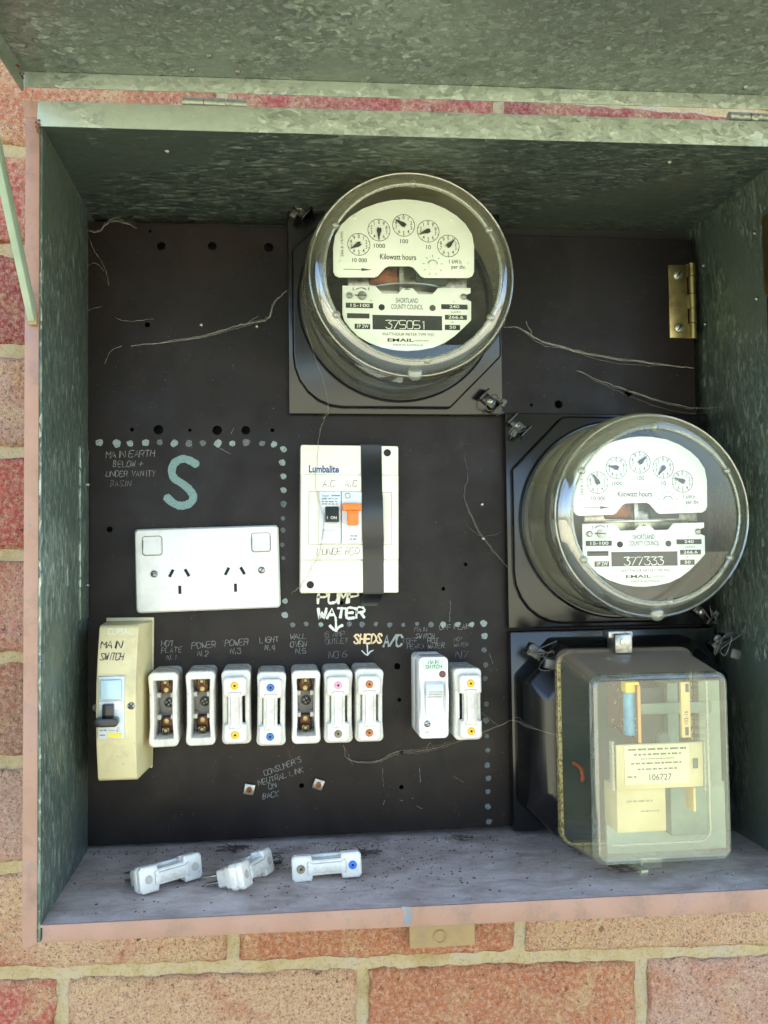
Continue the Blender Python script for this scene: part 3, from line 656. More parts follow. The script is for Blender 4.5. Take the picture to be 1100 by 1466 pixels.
# scratches and scuffs
q = MB()
for (pts) in (((548,1100),(549,1126)),((601,1100),(602,1120)),((551,1146),(549,1152)),((597,1154),(604,1158)),((572,1145),(577,1147)),((335,613),(331,621)),((312,640),(330,650)),((645,860),(644,890)),((650,1112),(664,1120)),((700,935),(706,950))):
    MB().ribbon([(at(a+random.uniform(-.5,.5), b).x, at(a, b).z) for a, b in smooth_pts(pts, 6)], 0.5, -0.1).build('scuff_mark', M['chalk_dim'], pan, world=True, smooth=False)
# brass hinge of the panel
hg = MB().box(347.2, 364.2, -2.2, -0.05, 186.2, 251.2).build('brass_hinge', M['brass'], pan, world=True, bevel=0.4)
for (z0, z1) in ((241,252.4),(225.6,240.4),(212.4,225),(199.6,211.8),(185.4,199)):
    MB().tube([(368.4,-3,z0),(368.4,-3,z1)], 3.1, 14).build('hinge_knuckle', M['brass'], hg, world=True)
for (z0, z1) in ((241,252),(212.6,224.8),(186,199)):
    MB().box(364.0,368,-2.0,-0.2,z0,z1).build('hinge_strap', M['brass'], hg, world=True)
for z in (242, 195):
    o, sl = screw('screw', hg, 355.6, -2.2, z, 4.2, 'steel', 0.9); o.location -= (Vector((111, 0, -229)))*S
    sl.build('screw_slot', M['slot'], hg, world=True)

# ------------------------------------------------------------------ electricity meters
PY = -86.0
def c8(cx, cy, Y=PY):                         # measured on the upper meter's plates, relative to that meter's centre
    p = at(470 + cx/4.783, 270 + cy/4.784, Y); return (p.x - 104.5, p.z - 207.0)
def make_meter(loc, label, serial, pointers, tilt=0.0):
    root = empty('electricity_meter', loc, (0, tilt, 0)); tag(root, label, 'electricity meter', 'round glass electricity meters on the panel')
    MB().box(-90.2, 90.2, -9, -0.1, -91, 91).build('mounting_block', M['black'], root, bevel=1.6)
    h, c = 87.0, 44.0
    ol = [(-h,-h+c)] + [(-h+c*(1-math.cos(a*math.pi/12))*0.92+0.0, -h+c-c*math.sin(a*math.pi/12)) for a in range(1, 7)] + [(h-c,-h),(h,-h+c),(h,h-c),(h-c,h),(-h+c,h),(-h,h-c)]
    MB().extr(ol, -9.1, -19).build('base_flange', M['black'], root, bevel=2.2, seg=3)
    MB().lathe([(83,-18.9),(83,-23),(81.5,-24.5),(76,-24.5),(74,-19.5),(10,-19.5)], n=72, cap0=False).build('base_ring', M['black'], root)
    # glass cover: wall, rolled shoulder, flat face
    cov = MB().lathe([(79,-23.5),(80.2,-26),(78.4,-29),(78.2,-40),(78.8,-60),(79.6,-80)], n=96, cap0=False, cap1=False).build('glass_cover', M['glass_side'], root, ang=60)
    MB().lathe([(79.6,-80),(79.6,-87),(78.2,-94),(75.0,-99.8),(70.6,-103.6),(66.5,-105.3),(65.2,-105.0),(65.2,-101.4),(68.6,-99.8),(72.6,-96.2),(75.2,-91),(76.2,-86),(76.4,-80)], n=96, cap0=False, cap1=False).build('glass_rim', M['glass_rim'], cov, ang=60)
    MB().lathe([(65.4,-103.6),(40,-104.2),(0.2,-104.4)], n=96, cap0=False).build('glass_face', M['glass_face'], cov, ang=60)
    rg = MB(); rg.loft([[((65.6+1.1*math.cos(b))*math.cos(2*math.pi*i/96), -105.2+1.1*math.sin(b), (65.6+1.1*math.cos(b))*math.sin(2*math.pi*i/96)) for i in range(96)] for b in [2*math.pi*k/8 for k in range(9)]], False, False)
    rg.build('glass_bead', M['clear_edge'], cov)
    rg = MB(); rg.loft([[((76.2+0.7*math.cos(b))*math.cos(2*math.pi*i/96), -98.6+0.7*math.sin(b), (76.2+0.7*math.cos(b))*math.sin(2*math.pi*i/96)) for i in range(96)] for b in [2*math.pi*k/8 for k in range(9)]], False, False)
    rg.build('glass_bead', M['glass_rim'], cov)
    for k in range(6):
        a = math.radians(90 + 60*k + (8 if k == 3 else 0))
        MB().ball((66.0*math.cos(a), -104.8, 66.0*math.sin(a)), 3.1, 10, 0.8).build('glass_stud', M['clear_edge'], cov)
    # drop-shaped pip at the bottom of the cover
    MB().ball((1, -99.5, -74.0), 6.0, 12, 0.6).build('glass_pip', M['clear_edge'], cov)
    # works behind the plates
    MB().box(-42, 42, -70, -26, -24, 26).build('works_frame', M['alu'], root, bevel=2)
    MB().box(-30, -8, -78, -70.2, -2, 22).build('magnet_block', M['copper'], root, bevel=1)
    MB().box(-7, -4, -80, -70.2, -8, 24).build('frame_bar', M['steel'], root)
    MB().box(6, 30, -79, -70.2, -2, 18).build('coil_case', M['relay_dark'], root, bevel=1)
    MB().box(-46, 46, -76, -70.3, -4.5, 5).build('cross_bar', M['steel'], root, bevel=0.8)
    dz = c8(520, 656)[1]
    rd = MB(); n = 64; rd.loft([[(38*math.cos(2*math.pi*i/n), -52+38*math.sin(2*math.pi*i/n), dz+0.5) for i in range(n)], [(38*math.cos(2*math.pi*i/n), -52+38*math.sin(2*math.pi*i/n), dz-0.6) for i in range(n)]])
    rd.build('rotor_disc', M['alu'], root)
    # upper dial plate
    A = lambda x, y: c8(x, y)
    ol = [A(35,520),A(35,400)] + [A(x, y) for x, y in ((48,320),(90,245),(150,190),(240,135),(340,98),(440,78),(520,72),(610,78),(710,98),(800,135),(880,185),(940,240),(985,310),(1000,390))] + [A(1000,570),A(988,597),A(962,611),A(660,611),A(635,600),A(585,542),A(560,531),A(415,531),A(390,542),A(340,598),A(318,607),A(75,607),A(48,594),A(36,570)]
    pl = MB().extr(ol, PY, PY+1.2).build('dial_plate', M['plate'], root, bevel=0.25)
    yi = PY - 0.15
    q = MB()
    for (x, y) in ((183,195),(843,212),(78,498),(958,515)):
        a, b = A(x, y); MB().ball((a, PY-0.1, b), 1.1, 8, 0.7).build('rivet', M['plate'], pl)
    dials = ((210,382,1,'10 000',(212,492)),(348,284,-1,'1000',(348,393)),(517,252,1,'100',(517,362)),(685,292,-1,'10',(684,402)),(823,393,1,None,None))
    for di, (x, y, sgn, txt, tp) in enumerate(dials):
        a, b = A(x, y); R = 8.6
        d = MB(); n = 40
        d.loft([[(a+r*math.cos(2*math.pi*i/n), yi, b+r*math.sin(2*math.pi*i/n)) for i in range(n)] for r in (R, R-0.42)], False, False)
        for k in range(10):
            an = math.radians(90-36*k); ca, sa = math.cos(an), math.sin(an); w2 = 0.2
            d.add([(a+ca*R+sa*w2, yi-0.02, b+sa*R-ca*w2),(a+ca*R-sa*w2, yi-0.02, b+sa*R+ca*w2),(a+ca*(R-1.2)-sa*w2, yi-0.02, b+sa*(R-1.2)+ca*w2),(a+ca*(R-1.2)+sa*w2, yi-0.02, b+sa*(R-1.2)-ca*w2)], [(0,1,2,3)])
        d.build('dial_ring', M['ink'], pl, smooth=False)
        nm = MB()
        for k in range(10):
            an = math.radians(90-36*k*sgn); printed(nm, str(k), a+6.0*math.cos(an), b+6.0*math.sin(an), 3.0, yi, 0.8, bold=0.006)
        nm.build('numerals', M['ink'], pl, smooth=False)
        if txt:
            t_ = MB(); ta, tb_ = A(*tp); printed(t_, txt, ta, tb_, 3.3, yi, wid={'10 000':11,'1000':8.4,'100':6,'10':3.6}[txt], bold=0.006); t_.build('scale_number', M['ink'], pl, smooth=False)
        vx, vz = pointers[di]; vl = math.hypot(vx, vz); vx, vz = vx/vl, vz/vl; nx, nz = -vz, vx
        P = lambda f_, s_: (a+vx*f_+nx*s_, b+vz*f_+nz*s_)
        po = MB().extr([P(7.4,0.15),P(3.0,1.15),P(1.2,1.75),P(-0.4,1.7),P(-1.7,1.2),P(-1.0,0.4),P(-1.9,-0.9),P(-0.4,-1.7),P(1.2,-1.75),P(3.0,-1.15),P(7.4,-0.15)], PY-1.6, PY-1.0)
        po.build('pointer', M['ink'], pl, smooth=False)
    t_ = MB(); ta, tb_ = A(478,470); printed(t_, 'Kilowatt hours', ta, tb_, 4.4, yi, wid=27.5, bold=0.012); t_.build('plate_lettering', M['ink'], pl, smooth=False)
    t_ = MB(); ta, tb_ = A(868,502); printed(t_, '1 kW.h', ta, tb_, 3.2, yi, wid=9.5, bold=0.006); ta, tb_ = A(893,537); printed(t_, 'per div.', ta, tb_, 3.2, yi, wid=11, bold=0.006); ta, tb_ = A(95,380); printed(t_, '266.6 r/kWh', ta, tb_, 2.2, yi, rot=math.pi/2, wid=19); t_.build('plate_lettering', M['ink'], pl, smooth=False)
    q = MB(); (ax, az), (bx, bz) = A(105,552), A(300,556)
    q.add([(ax,yi,az-0.22),(bx-8,yi,bz-0.22),(bx-8,yi,bz+0.22),(ax,yi,az+0.22)], [(0,1,2,3)]); q.add([(bx-8,yi,bz-1.15),(bx,yi,bz),(bx-8,yi,bz+1.15)], [(0,1,2)]); q.build('arrow_mark', M['ink_soft'], pl, smooth=False)
    q = MB(); a, b = A(716,525)
    for k in range(9):
        an = math.radians(90+40*k); ca, sa = math.cos(an), math.sin(an)
        q.add([(a+ca*8.0+sa*0.18,yi,b+sa*8.0-ca*0.18),(a+ca*8.0-sa*0.18,yi,b+sa*8.0+ca*0.18),(a+ca*6.2-sa*0.18,yi,b+sa*6.2+ca*0.18),(a+ca*6.2+sa*0.18,yi,b+sa*6.2-ca*0.18)], [(0,1,2,3)])
    arcp = arc(a, b, 3.9, 20, 160, 12); q.ribbon(arcp, 0.5, yi-0.3)
    q.build('tick_marks', M['ink_soft'], pl, smooth=False)
    MB().lathe([(3.6,PY),(3.4,PY-0.7),(0.2,PY-0.9)], (a, b), 20).build('dial_cap', M['plate'], pl)
    # lower name plate
    Y2 = PY + 0.0; B = A
    ol = [B(98,663),B(98,860),B(112,905),B(150,955),B(205,1010),B(280,1055),B(370,1088),B(460,1106),B(545,1111),B(630,1105),B(720,1088),B(800,1055),B(865,1010),B(925,955),B(980,900),B(980,772),B(948,758),B(946,726),B(976,714),B(976,680),B(752,680),B(716,722),B(618,722),B(580,682),B(512,682),B(478,718),B(372,718),B(326,668)]
    npn = MB().extr(ol, Y2, Y2+1.2).build('name_plate', M['plate'], root, bevel=0.25)
    def lab(x0, y0, x1, y1):
        (ax, az), (bx, bz) = B(x0, y0), B(x1, y1); MB().add([(ax,yi,bz),(bx,yi,bz),(bx,yi,az),(ax,yi,az)], [(0,1,2,3)]).build('black_label', M['label_black'], npn, smooth=False)
    for r_ in ((120,781,308,820),(129,853,283,890),(181,925,288,963),(303,864,781,972),(774,791,955,829),(799,864,950,900),(799,932,904,970)): lab(*r_)
    def pr(txt, x, y, sz, mat='ink', xs=0.8, yy=yi, bold=0.0):
        wd_ = {'15-100':14.3,'1P 2W':8.6,'240':7.6,'266.6':11.4,'50':4.8,'SHORTLAND':17,'COUNTY COUNCIL':24.4,'WATTHOUR METER TYPE M3S':39.5,'EMAIL':20,'LIMITED':10.5,'MADE IN AUSTRALIA':22.5}.get(txt)
        t_ = MB(); a, b = B(x, y); printed(t_, txt, a, b, sz, yy, xs, bold=bold, wid=wd_); t_.build('plate_lettering', M[mat], npn, smooth=False)
    yw = yi - 0.12
    pr('15-100', 214, 801, 2.5, 'ink_white', 1.05, yw, 0.01); pr('1P 2W', 235, 944, 2.9, 'ink_white', 0.62, yw, 0.01); pr('240', 864, 810, 2.5, 'ink_white', 1.1, yw, 0.01); pr('266.6', 874, 882, 2.4, 'ink_white', 1.05, yw, 0.01); pr('50', 852, 951, 2.4, 'ink_white', 1.05, yw, 0.01)
    t_ = MB(); a, b = B(395, 957); hand(t_, serial, a, b, 6.0, yw, 0.62, 0, 0.74, 0.01, 0.34); t_.build('serial_number', M['ink_white'], npn, smooth=False)
    pr('SHORTLAND', 540, 768, 3.9, 'ink', 0.52); pr('COUNTY COUNCIL', 540, 812, 3.9, 'ink', 0.52)
    pr('WATTHOUR METER TYPE M3S', 548, 1000, 2.4, 'ink_soft', 0.72); pr('EMAIL', 495, 1039, 2.5, 'ink', 1.25, bold=0.02); pr('LIMITED', 640, 1042, 1.2, 'ink_soft', 1.2); pr('MADE IN AUSTRALIA', 546, 1073, 1.6, 'ink_soft', 0.95)
    pr('rev/kW.h', 872, 846, 1.7, 'ink_soft', 0.9); pr('Hz', 850, 915, 1.5, 'ink_soft', 1.0); pr('V', 862, 775, 1.5, 'ink_soft', 1.0); pr('A', 293, 768, 1.5, 'ink_soft', 1.0); pr('S', 172, 689, 2.2, 'ink', 0.9, bold=0.02); pr('F', 278, 689, 2.2, 'ink', 0.9, bold=0.02)
    for (x, y, m_) in ((366,813,'slot'),(715,818,'ink_soft')):
        a, b = B(x, y); MB().cyl(a, b, 2.35, yi, yi-0.3, 20).build('hole_plug', M[m_], npn)
    a, b = B(232, 734); ad = MB().lathe([(3.4,yi),(3.4,yi-1.2),(0.2,yi-1.3)], (a, b), 20).build('adjuster', M['steel'], npn)
    MB().box(a-5.5,a+3.2,yi-1.75,yi-1.4,b-0.35,b+0.35).build('adjuster_slot', M['ink'], npn)
    for (x, y) in ((146,734),(928,742)):
        a, b = B(x, y); MB().lathe([(2.3,yi+0.1),(2.3,yi-1.2),(1.6,yi-1.8),(0.2,yi-1.9)], (a, b), 16).build('plate_screw', M['steel'], npn)
    q = MB(); a, b = B(540, 690); q.add([(a-2,yi,b-0.3),(a+2,yi,b-0.3),(a+2,yi,b+0.3),(a-2,yi,b+0.3)], [(0,1,2,3)]); q.add([(a-.3,yi-.02,b),(a+.3,yi-.02,b),(a+.3,yi-.02,b+1.6),(a-.3,yi-.02,b+1.6)], [(0,1,2,3)]); q.build('index_mark', M['ink'], npn, smooth=False)
    q = MB(); q.ribbon([B(190,692),B(200,684),B(225,679),B(250,684),B(260,692)], 0.7, yi); q.build('arc_mark', M['ink'], npn, smooth=False)
    # sealing lugs on two corners
    for (x, z, a) in ((-80, 80, 0.75), (78, -80, 0.75)):
        lug = MB().box(-7,7,-13,-9.05,-4,4).xf(Matrix.Translation((x,0,z)) @ Matrix.Rotation(a if x < 0 else a, 4, 'Y')).build('sealing_lug', M['black'], root, bevel=0.8)
        for s_ in (-1, 1):
            MB().box(-9 if s_ < 0 else 7,-7 if s_ < 0 else 9,-19,-9.1,-6,6).xf(Matrix.Translation((x,0,z)) @ Matrix.Rotation(a, 4, 'Y')).build('lug_cheek', M['black'], lug, bevel=0.5)
        o, sl = screw('screw', lug, x, -13, z, 2.6, 'steel', 0.8); sl.build('screw_slot', M['slot'], lug)
        wv = [(x+random.uniform(-7,7)+k*0.8*(1 if x > 0 else -1), -17-random.uniform(0,6), z+random.uniform(-7,7)-k*0.9) for k in range(9)]
        MB().tube(smooth_pts(wv, 4), 0.45, 5).build('seal_wire', M['lead'], lug)
        sx = x + (10 if x > 0 else -5); sz = z + (-2 if x > 0 else -7)
        MB().box(-2.6,2.6,-19,-15,-3.4,3.4).xf(Matrix.Translation((sx,0,sz)) @ Matrix.Rotation(0.5, 4, 'Y')).build('lead_seal', M['lead'], lug, bevel=1.0)
    return root
make_meter((104.5, -0.1, 207.0), 'upper round glass electricity meter reading plate 375051', '375051', ((-60,-36),(-4,-70),(-72,47),(-72,-27),(55,55)))
make_meter((286.2, -0.1, 27.0), 'lower round glass electricity meter reading plate 377333', '377333', ((-40,75),(-85,18),(60,55),(-45,-60),(-75,30)))

# ------------------------------------------------------------------ ripple relay in a clear box
rl = empty('control_relay', (286, -0.1, -149)); tag(rl, 'off-peak control relay with clear plastic box cover standing on the dusty shelf', 'control relay')
def RW(mb, name, mat, par=rl, **k): return mb.build(name, M[mat], par, world=True, **k)
h0, z0, z1, x0, x1 = 0, -231.5, -66, 196.5, 376
RW(MB().box(x0, x1, -12, -0.2, z0+1, z1), 'mounting_block', 'black', bevel=1.5)
c = 30
RW(MB().loft([[(x, y, z) for x, z in ((x0+i_+c-6,z0+1.2+i_),(x1-i_-c+6,z0+1.2+i_),(x1-i_,z0+1.2+i_+c-6),(x1-i_,z1-3-i_-c),(x1-i_-c,z1-3-i_),(x0+i_+c,z1-3-i_),(x0+i_,z1-3-i_-c),(x0+i_,z0+1.2+i_+c-6))] for y, i_ in ((-12.1,2),(-40,3.5),(-46,7),(-58,17))]), 'relay_base', 'black', bevel=2.5, seg=3)
fx0, fx1, fz0, fz1 = 219.5, 329.5, -227.5, -77
fw, fh, fcx, fcz = fx1-fx0, fz1-fz0, (fx0+fx1)/2, (fz0+fz1)/2
RW(MB().loft([rrect(fw-1,fh-1,11,-58.1,6,fcx,fcz), rrect(fw-1,fh-1,11,-66,6,fcx,fcz), rrect(fw-5,fh-5,9,-66,6,fcx,fcz), rrect(fw-5,fh-5,9,-58.1,6,fcx,fcz)], False, False), 'gasket', 'gasket')
RW(MB().loft([rrect(fw-5.5,fh-5.5,8,-58.3,6,fcx,fcz), rrect(fw-5.5,fh-5.5,8,-59,6,fcx,fcz)]), 'back_plate', 'relay_dark')
cw, chh, ccx, ccz = 101.5, 133.0, 273.5, -153.8
cov = RW(MB().loft([rrect(fw+2,fh+2,12,-59,8,fcx,fcz), rrect(fw+2,fh+2,12,-68,8,fcx,fcz), rrect(fw-0.5,fh-0.5,11,-69.0,8,fcx,fcz), rrect(cw+5.5,chh+13.5,9,-71.5,8,ccx+0.6,ccz+1.6), rrect(cw,chh,8,-128,8,ccx,ccz)], False, False), 'clear_cover', 'clear_side', ang=50)
RW(MB().loft([rrect(cw,chh,8,-128,8,ccx,ccz), rrect(cw-0.6,chh-0.6,8,-132,8,ccx,ccz), rrect(cw-3.5,chh-3.5,7,-134.8,8,ccx,ccz), rrect(cw-7,chh-7,5,-135.4,8,ccx,ccz)], False, False), 'cover_edge', 'clear_edge', cov, ang=50)
RW(MB().loft([rrect(cw-7,chh-7,5,-135.4,8,ccx,ccz), rrect(cw-9,chh-9,5,-135.0,8,ccx,ccz)], False, True), 'cover_face', 'clear_face', cov)
RW(MB().loft([rrect(cw-2,fh+2.6,6,-66.5,8,fcx,fcz),rrect(cw-2,fh+2.6,6,-66.0,8,fcx,fcz)], False, False), 'cover_bead', 'clear_edge', cov)
# second inner line of the moulding
b = MB(); 
for (p_, q_) in (((ccx+cw/2-16,ccz-chh/2+22),(ccx+cw/2-16,ccz+chh/2-6)),((ccx-cw/2+12,ccz-chh/2+14),(ccx+cw/2-24,ccz-chh/2+14))): b.tube([(p_[0],-133.4,p_[1]),(q_[0],-133.4,q_[1])], 0.8, 8)
b.tube([(x,-133.4,z) for x, z in arc(ccx+cw/2-24,ccz-chh/2+22,8,270,360,8)], 0.8, 8)
RW(b, 'moulded_rib', 'clear_edge', cov)
# latch at the top and clip at the bottom
lt = RW(MB().box(262,276,-78,-60,-79,-64).box(259,279,-72,-58,-68,-62), 'top_latch', 'steel', bevel=1.2)
RW(MB().lathe([(3.2,-78),(3.2,-79.5),(0.3,-80)], (269,-70), 14), 'latch_screw', 'alu', lt)
cl = RW(MB().box(262,278,-118,-108,-229,-221).box(258,264,-128,-100,-231,-226), 'bottom_clip', 'clear_edge', bevel=1)
# corner lugs and seals of the base
for (x, z, a) in ((208,-80,0.6),(362,-76,-0.6)):
    lug = RW(MB().box(-8,8,-52,-40,-5,5).xf(Matrix.Translation((x,0,z)) @ Matrix.Rotation(a,4,'Y')), 'sealing_lug', 'black', bevel=1)
    RW(MB().lathe([(3.4,-52),(3.4,-54),(0.3,-55)], (x-4,z+4), 14), 'screw', 'lead', lug)
    wv = [(x+random.uniform(-10,16), -54-random.uniform(0,7), z+random.uniform(-12,10)) for k in range(10)]
    RW(MB().tube(smooth_pts(wv,4), 0.45, 5), 'seal_wire', 'lead', lug)
    RW(MB().box(-4.6,4.6,-60,-55.5,-4,4).xf(Matrix.Translation((x+8,0,z-8)) @ Matrix.Rotation(0.25,4,'Y')), 'lead_seal', 'lead', lug, bevel=1.4)
# works: everything measured at its own depth
def rb_(px0, py0, px1, py1, Y, t, name, mat, par=rl, **k):
    a, b_ = at(px0, py0, Y), at(px1, py1, Y)
    return RW(MB().box(a.x, b_.x, Y, Y+t, b_.z, a.z), name, mat, par, **k)
pX = at(916, 1000, -122).x
pcb = RW(MB().box(pX-1.6, pX, -122, -62, at(916,1064,-122).z, at(916,982,-122).z), 'circuit_board', 'pcb')
RW(MB().box(pX-1.8, pX+0.3, -123, -122.05, at(916,1064,-122).z, at(916,982,-122).z), 'board_edge', 'pcb_edge', pcb)
tr = MB(); zt = at(916,982,-122).z
def trace(pts): 
    for (y_a, z_a), (y_b, z_b) in zip(pts, pts[1:]):
        d = Vector((0, y_b-y_a, z_b-z_a)).normalized(); n2 = Vector((0,-d.z,d.y))*0.9
        tr.add([(pX-1.75,y_a+n2.y,z_a+n2.z),(pX-1.75,y_b+n2.y,z_b+n2.z),(pX-1.75,y_b-n2.y,z_b-n2.z),(pX-1.75,y_a-n2.y,z_a-n2.z)], [(0,1,2,3)])
trace([(-120,zt-44),(-104,zt-32),(-92,zt-40),(-80,zt-36)]); trace([(-118,zt-34),(-104,zt-24),(-106,zt-16),(-112,zt-20),(-108,zt-26)]); trace([(-98,zt-6),(-90,zt-14),(-84,zt-36),(-72,zt-38)])
RW(tr, 'board_trace', 'trace', pcb, smooth=False)
so = MB(); rr = random.Random(3)
for k in range(26): so.ball((pX-1.9, rr.uniform(-120,-70), zt-rr.uniform(2,38)), rr.uniform(0.5,1.1), 6)
RW(so, 'solder_joint', 'solder', pcb)
p0, p1 = at(905,992,-116), at(905,1053,-116)
cp = RW(MB().tube([(p0.x,-112,p1.z),(p0.x,-112,p0.z)], 5.0, 20), 'capacitor', 'cap_blue')
RW(MB().box(p0.x-5.2,p0.x+5.2,-118,-108,p0.z+0.2,p0.z+8), 'capacitor_cap', 'cap_yellow', cp, bevel=0.8)
rb_(915, 985, 955, 1062, -80, 20, 'dark_case', 'relay_dark', bevel=1.5)
rb_(955, 978, 975, 1128, -86, 24, 'pale_case', 'relay_green', bevel=1)
rb_(917, 1008, 1020, 1020, -92, 3, 'cross_strap', 'relay_green', bevel=0.6)
ts = rb_(975, 977, 990, 1056, -122, 3, 'part_label', 'tan', bevel=0.4)
t_ = MB(); p = at(983, 1028, -122.2); printed(t_, '103-16', p.x, p.z, 3.2, -122.25, 0.85, math.pi/2); RW(t_, 'label_lettering', 'ink', ts, smooth=False)
for yy in (985, 1047):
    p = at(984, yy, -122.2); RW(MB().box(p.x-1.2,p.x+1.2,-122.5,-122.1,p.z-3,p.z+3), 'label_mark', 'ink_soft', ts)
ly = rb_(882, 1067, 1008, 1126, -126, 2.5, 'rating_label', 'paper', bevel=0.4)
rb_(894, 1068, 988, 1120, -126.6, 0.5, 'label_sheet', 'paper_pale', ly)
t_ = MB(); p = at(945, 1113, -126.8); printed(t_, '106727', p.x, p.z, 4.6, -126.8, 0.95); RW(t_, 'serial_number', 'ink_soft', ly, smooth=False)
t_ = MB()
for k, (yy, xa, xb, hh) in enumerate(((1074,900,985,1.6),(1081,908,976,1.5),(1087,918,965,0.8),(1094,904,976,1.3),(1102,913,972,1.3),(1113,899,912,1.2))): bars(t_, at(xa,yy,-126.8).x, at(xb,yy,-126.8).x, at(xa,yy,-126.8).z, hh, -126.8, k)
RW(t_, 'fine_print', 'ink_pencil', ly, smooth=False)
rb_(993, 1086, 1000, 1100, -126.8, 0.7, 'label_mark', 'ink_soft', ly)
for (pa, pb) in ((876,881),(1008,1012)): rb_(pa, 1062, pb, 1132, -127.5, 5, 'label_holder', 'clear_edge', ly)
rc = rb_(883, 1128, 955, 1190, -122, 26, 'relay_cube', 'paper', bevel=1)
t_ = MB(); bars(t_, at(898,1150,-122.2).x, at(935,1150,-122.2).x, at(898,1148,-122.2).z, 1.5, -122.2, 9); RW(t_, 'fine_print', 'dot_grey', rc, smooth=False); t_ = MB(); bars(t_, at(918,1160,-122.2).x, at(944,1160,-122.2).x, at(916,1162,-122.2).z, 1.0, -122.2, 12); RW(t_, 'fine_print', 'dot_grey', rc, smooth=False)
rb_(993, 1128, 997, 1162, -118, 14, 'tan_strip', 'tan')
rb_(960, 1128, 1018, 1195, -90, 20, 'pale_case', 'relay_green', bevel=1.5)
rb_(868, 1126, 1040, 1214, -74, 3, 'rear_plate', 'relay_pale'); rb_(1000, 975, 1034, 1126, -76, 3, 'rear_plate', 'relay_pale')
p = at(951, 1058, -104); RW(MB().lathe([(4.6,-100),(4.6,-104),(3.9,-105),(0.3,-105)], (p.x,p.z), 18), 'stud', 'relay_green')
wz = at(830,1105,-80).z; RW(MB().tube(smooth_pts([(229,-72,wz+5),(231,-82,wz+3),(231,-86,wz-2),(232,-82,wz-6),(236,-72,wz-8)],4), 1.5, 8), 'wire', 'wire_orange')

# ------------------------------------------------------------------ double power point
gp = empty('power_outlet', (at(299, 814, 0).x, -0.1, at(299, 814, 0).z), (0, -0.022, 0)); tag(gp, 'white double power point with two rocker switches', 'power point')
rbox(MB(), 115, 67.5, 3.5, 0, -7, 1.2).build('mounting_ring', M['cream'], gp, ang=40)
fp = MB(); fp.loft([rrect(114,66.6,3.2,-7.02), rrect(114,66.6,3.2,-9.5), rrect(112,64.6,3,-11.6), rrect(106.5,59,2.4,-12.6)])
fp = fp.build('face_plate', M['white'], gp, ang=25)
yf = -12.62
for sx in (-1, 1):
    cxx = sx*43.0
    fr = MB().loft([rrect(15.8,15.8,2.6,yf-0.02,5,cxx,19.8), rrect(15.8,15.8,2.6,yf-0.25,5,cxx,19.8), rrect(15.0,15.0,2.3,yf-0.25,5,cxx,19.8), rrect(15.0,15.0,2.3,yf-0.02,5,cxx,19.8)], False, False).build('switch_surround', M['ink_soft'], fp)
    lp = [rrect(14.6,14.6,2.2,yf-0.02,5,cxx,19.8), rrect(14.6,14.6,2.2,yf-1.0,5,cxx,19.8), rrect(13.4,13.4,2.0,yf-2.2,5,cxx,19.8)]
    lp[2] = [(x, y + (z-19.8)*0.24, z) for x, y, z in lp[2]]
    MB().loft(lp).build('rocker_switch', M['white'], gp, ang=30)
def slotbox(cx_, cz_, w_, h_, a): return MB().box(-w_/2,w_/2,-0.35,0,-h_/2,h_/2).xf(Matrix.Translation((cx_,yf-0.01,cz_)) @ Matrix.Rotation(a,4,'Y'))
for cxx in (-22.5, 21.5):
    for dx, dz_, a in ((-6.2,-3.6,0.5),(6.2,-3.6,-0.5),(0.2,-17.0,0)):
        slotbox(cxx+dx, dz_+1.0, 2.3, 6.6, a).build('socket_slot', M['slot'], fp, smooth=False)
for cxx, a in ((-42.0, 0.1), (43.0, 0.8)):
    o, sl = screw('screw', fp, cxx, yf, -3.2+0.6, 2.8, 'steel', a); sl.build('screw_slot', M['slot'], fp)

# ------------------------------------------------------------------ two-way breaker box with tape
p0, p1 = at(429.5, 637, -21), at(572.5, 848, -21); bw, bhh = p1.x-p0.x, p0.z-p1.z
bk = empty('breaker_box', ((p0.x+p1.x)/2, -0.1, (p0.z+p1.z)/2), (0, 0.012, 0)); tag(bk, 'cream breaker box with orange and charcoal toggles and a black tape strip', 'breaker box')
def bx(px): return (px-501.0)/143.0*bw
def bz(py): return (742.5-py)/211.0*bhh
en = MB(); rbox(en, bw, bhh, 1.6, 0, -19.0, 0.8); en = en.build('enclosure', M['cream'], bk, ang=30)
MB().box(bx(430.4),bx(572),-21.4,-19.02,bz(800),bz(680)).build('raised_band', M['cream'], bk, bevel=0.5)
MB().box(bx(430.4),bx(572),-20.6,-19.02,bz(847),bz(801.5)).build('lower_cover', M['cream'], bk, bevel=0.5)
for (px, py) in ((556,647),(444,836)):
    MB().cyl(bx(px), bz(py), 3.0, -19.05 if py < 700 else -20.65, -19.3 if py < 700 else -20.9, 20).build('screw_hole', M['slot'], bk)
wn = MB().box(bx(441.5),bx(562),-21.7,-21.42,bz(779),bz(704)).build('window_insert', M['cream'], bk, bevel=0.1)
q = MB()
for (xa, ya, xb, yb) in ((441.5,704,562,704.5),(441.5,778.6,562,779.1),(441.3,704,441.8,779),(561.6,704,562.1,779)): q.box(bx(xa),bx(xb),-21.75,-21.71,bz(yb),bz(ya))
q.build('window_edge', M['ink_pencil'], bk, smooth=False)
b1 = MB().box(bx(456),bx(487.3),-25,-21.72,bz(777.5),bz(704.5)).build('breaker', M['light'], bk, bevel=0.4)
b2 = MB().box(bx(488.3),bx(517.5),-25,-21.72,bz(777.5),bz(704.5)).build('breaker', M['light'], bk, bevel=0.4)
MB().box(bx(487.35),bx(488.25),-24,-21.75,bz(777.5),bz(704.5)).build('breaker_gap', M['slot'], bk)
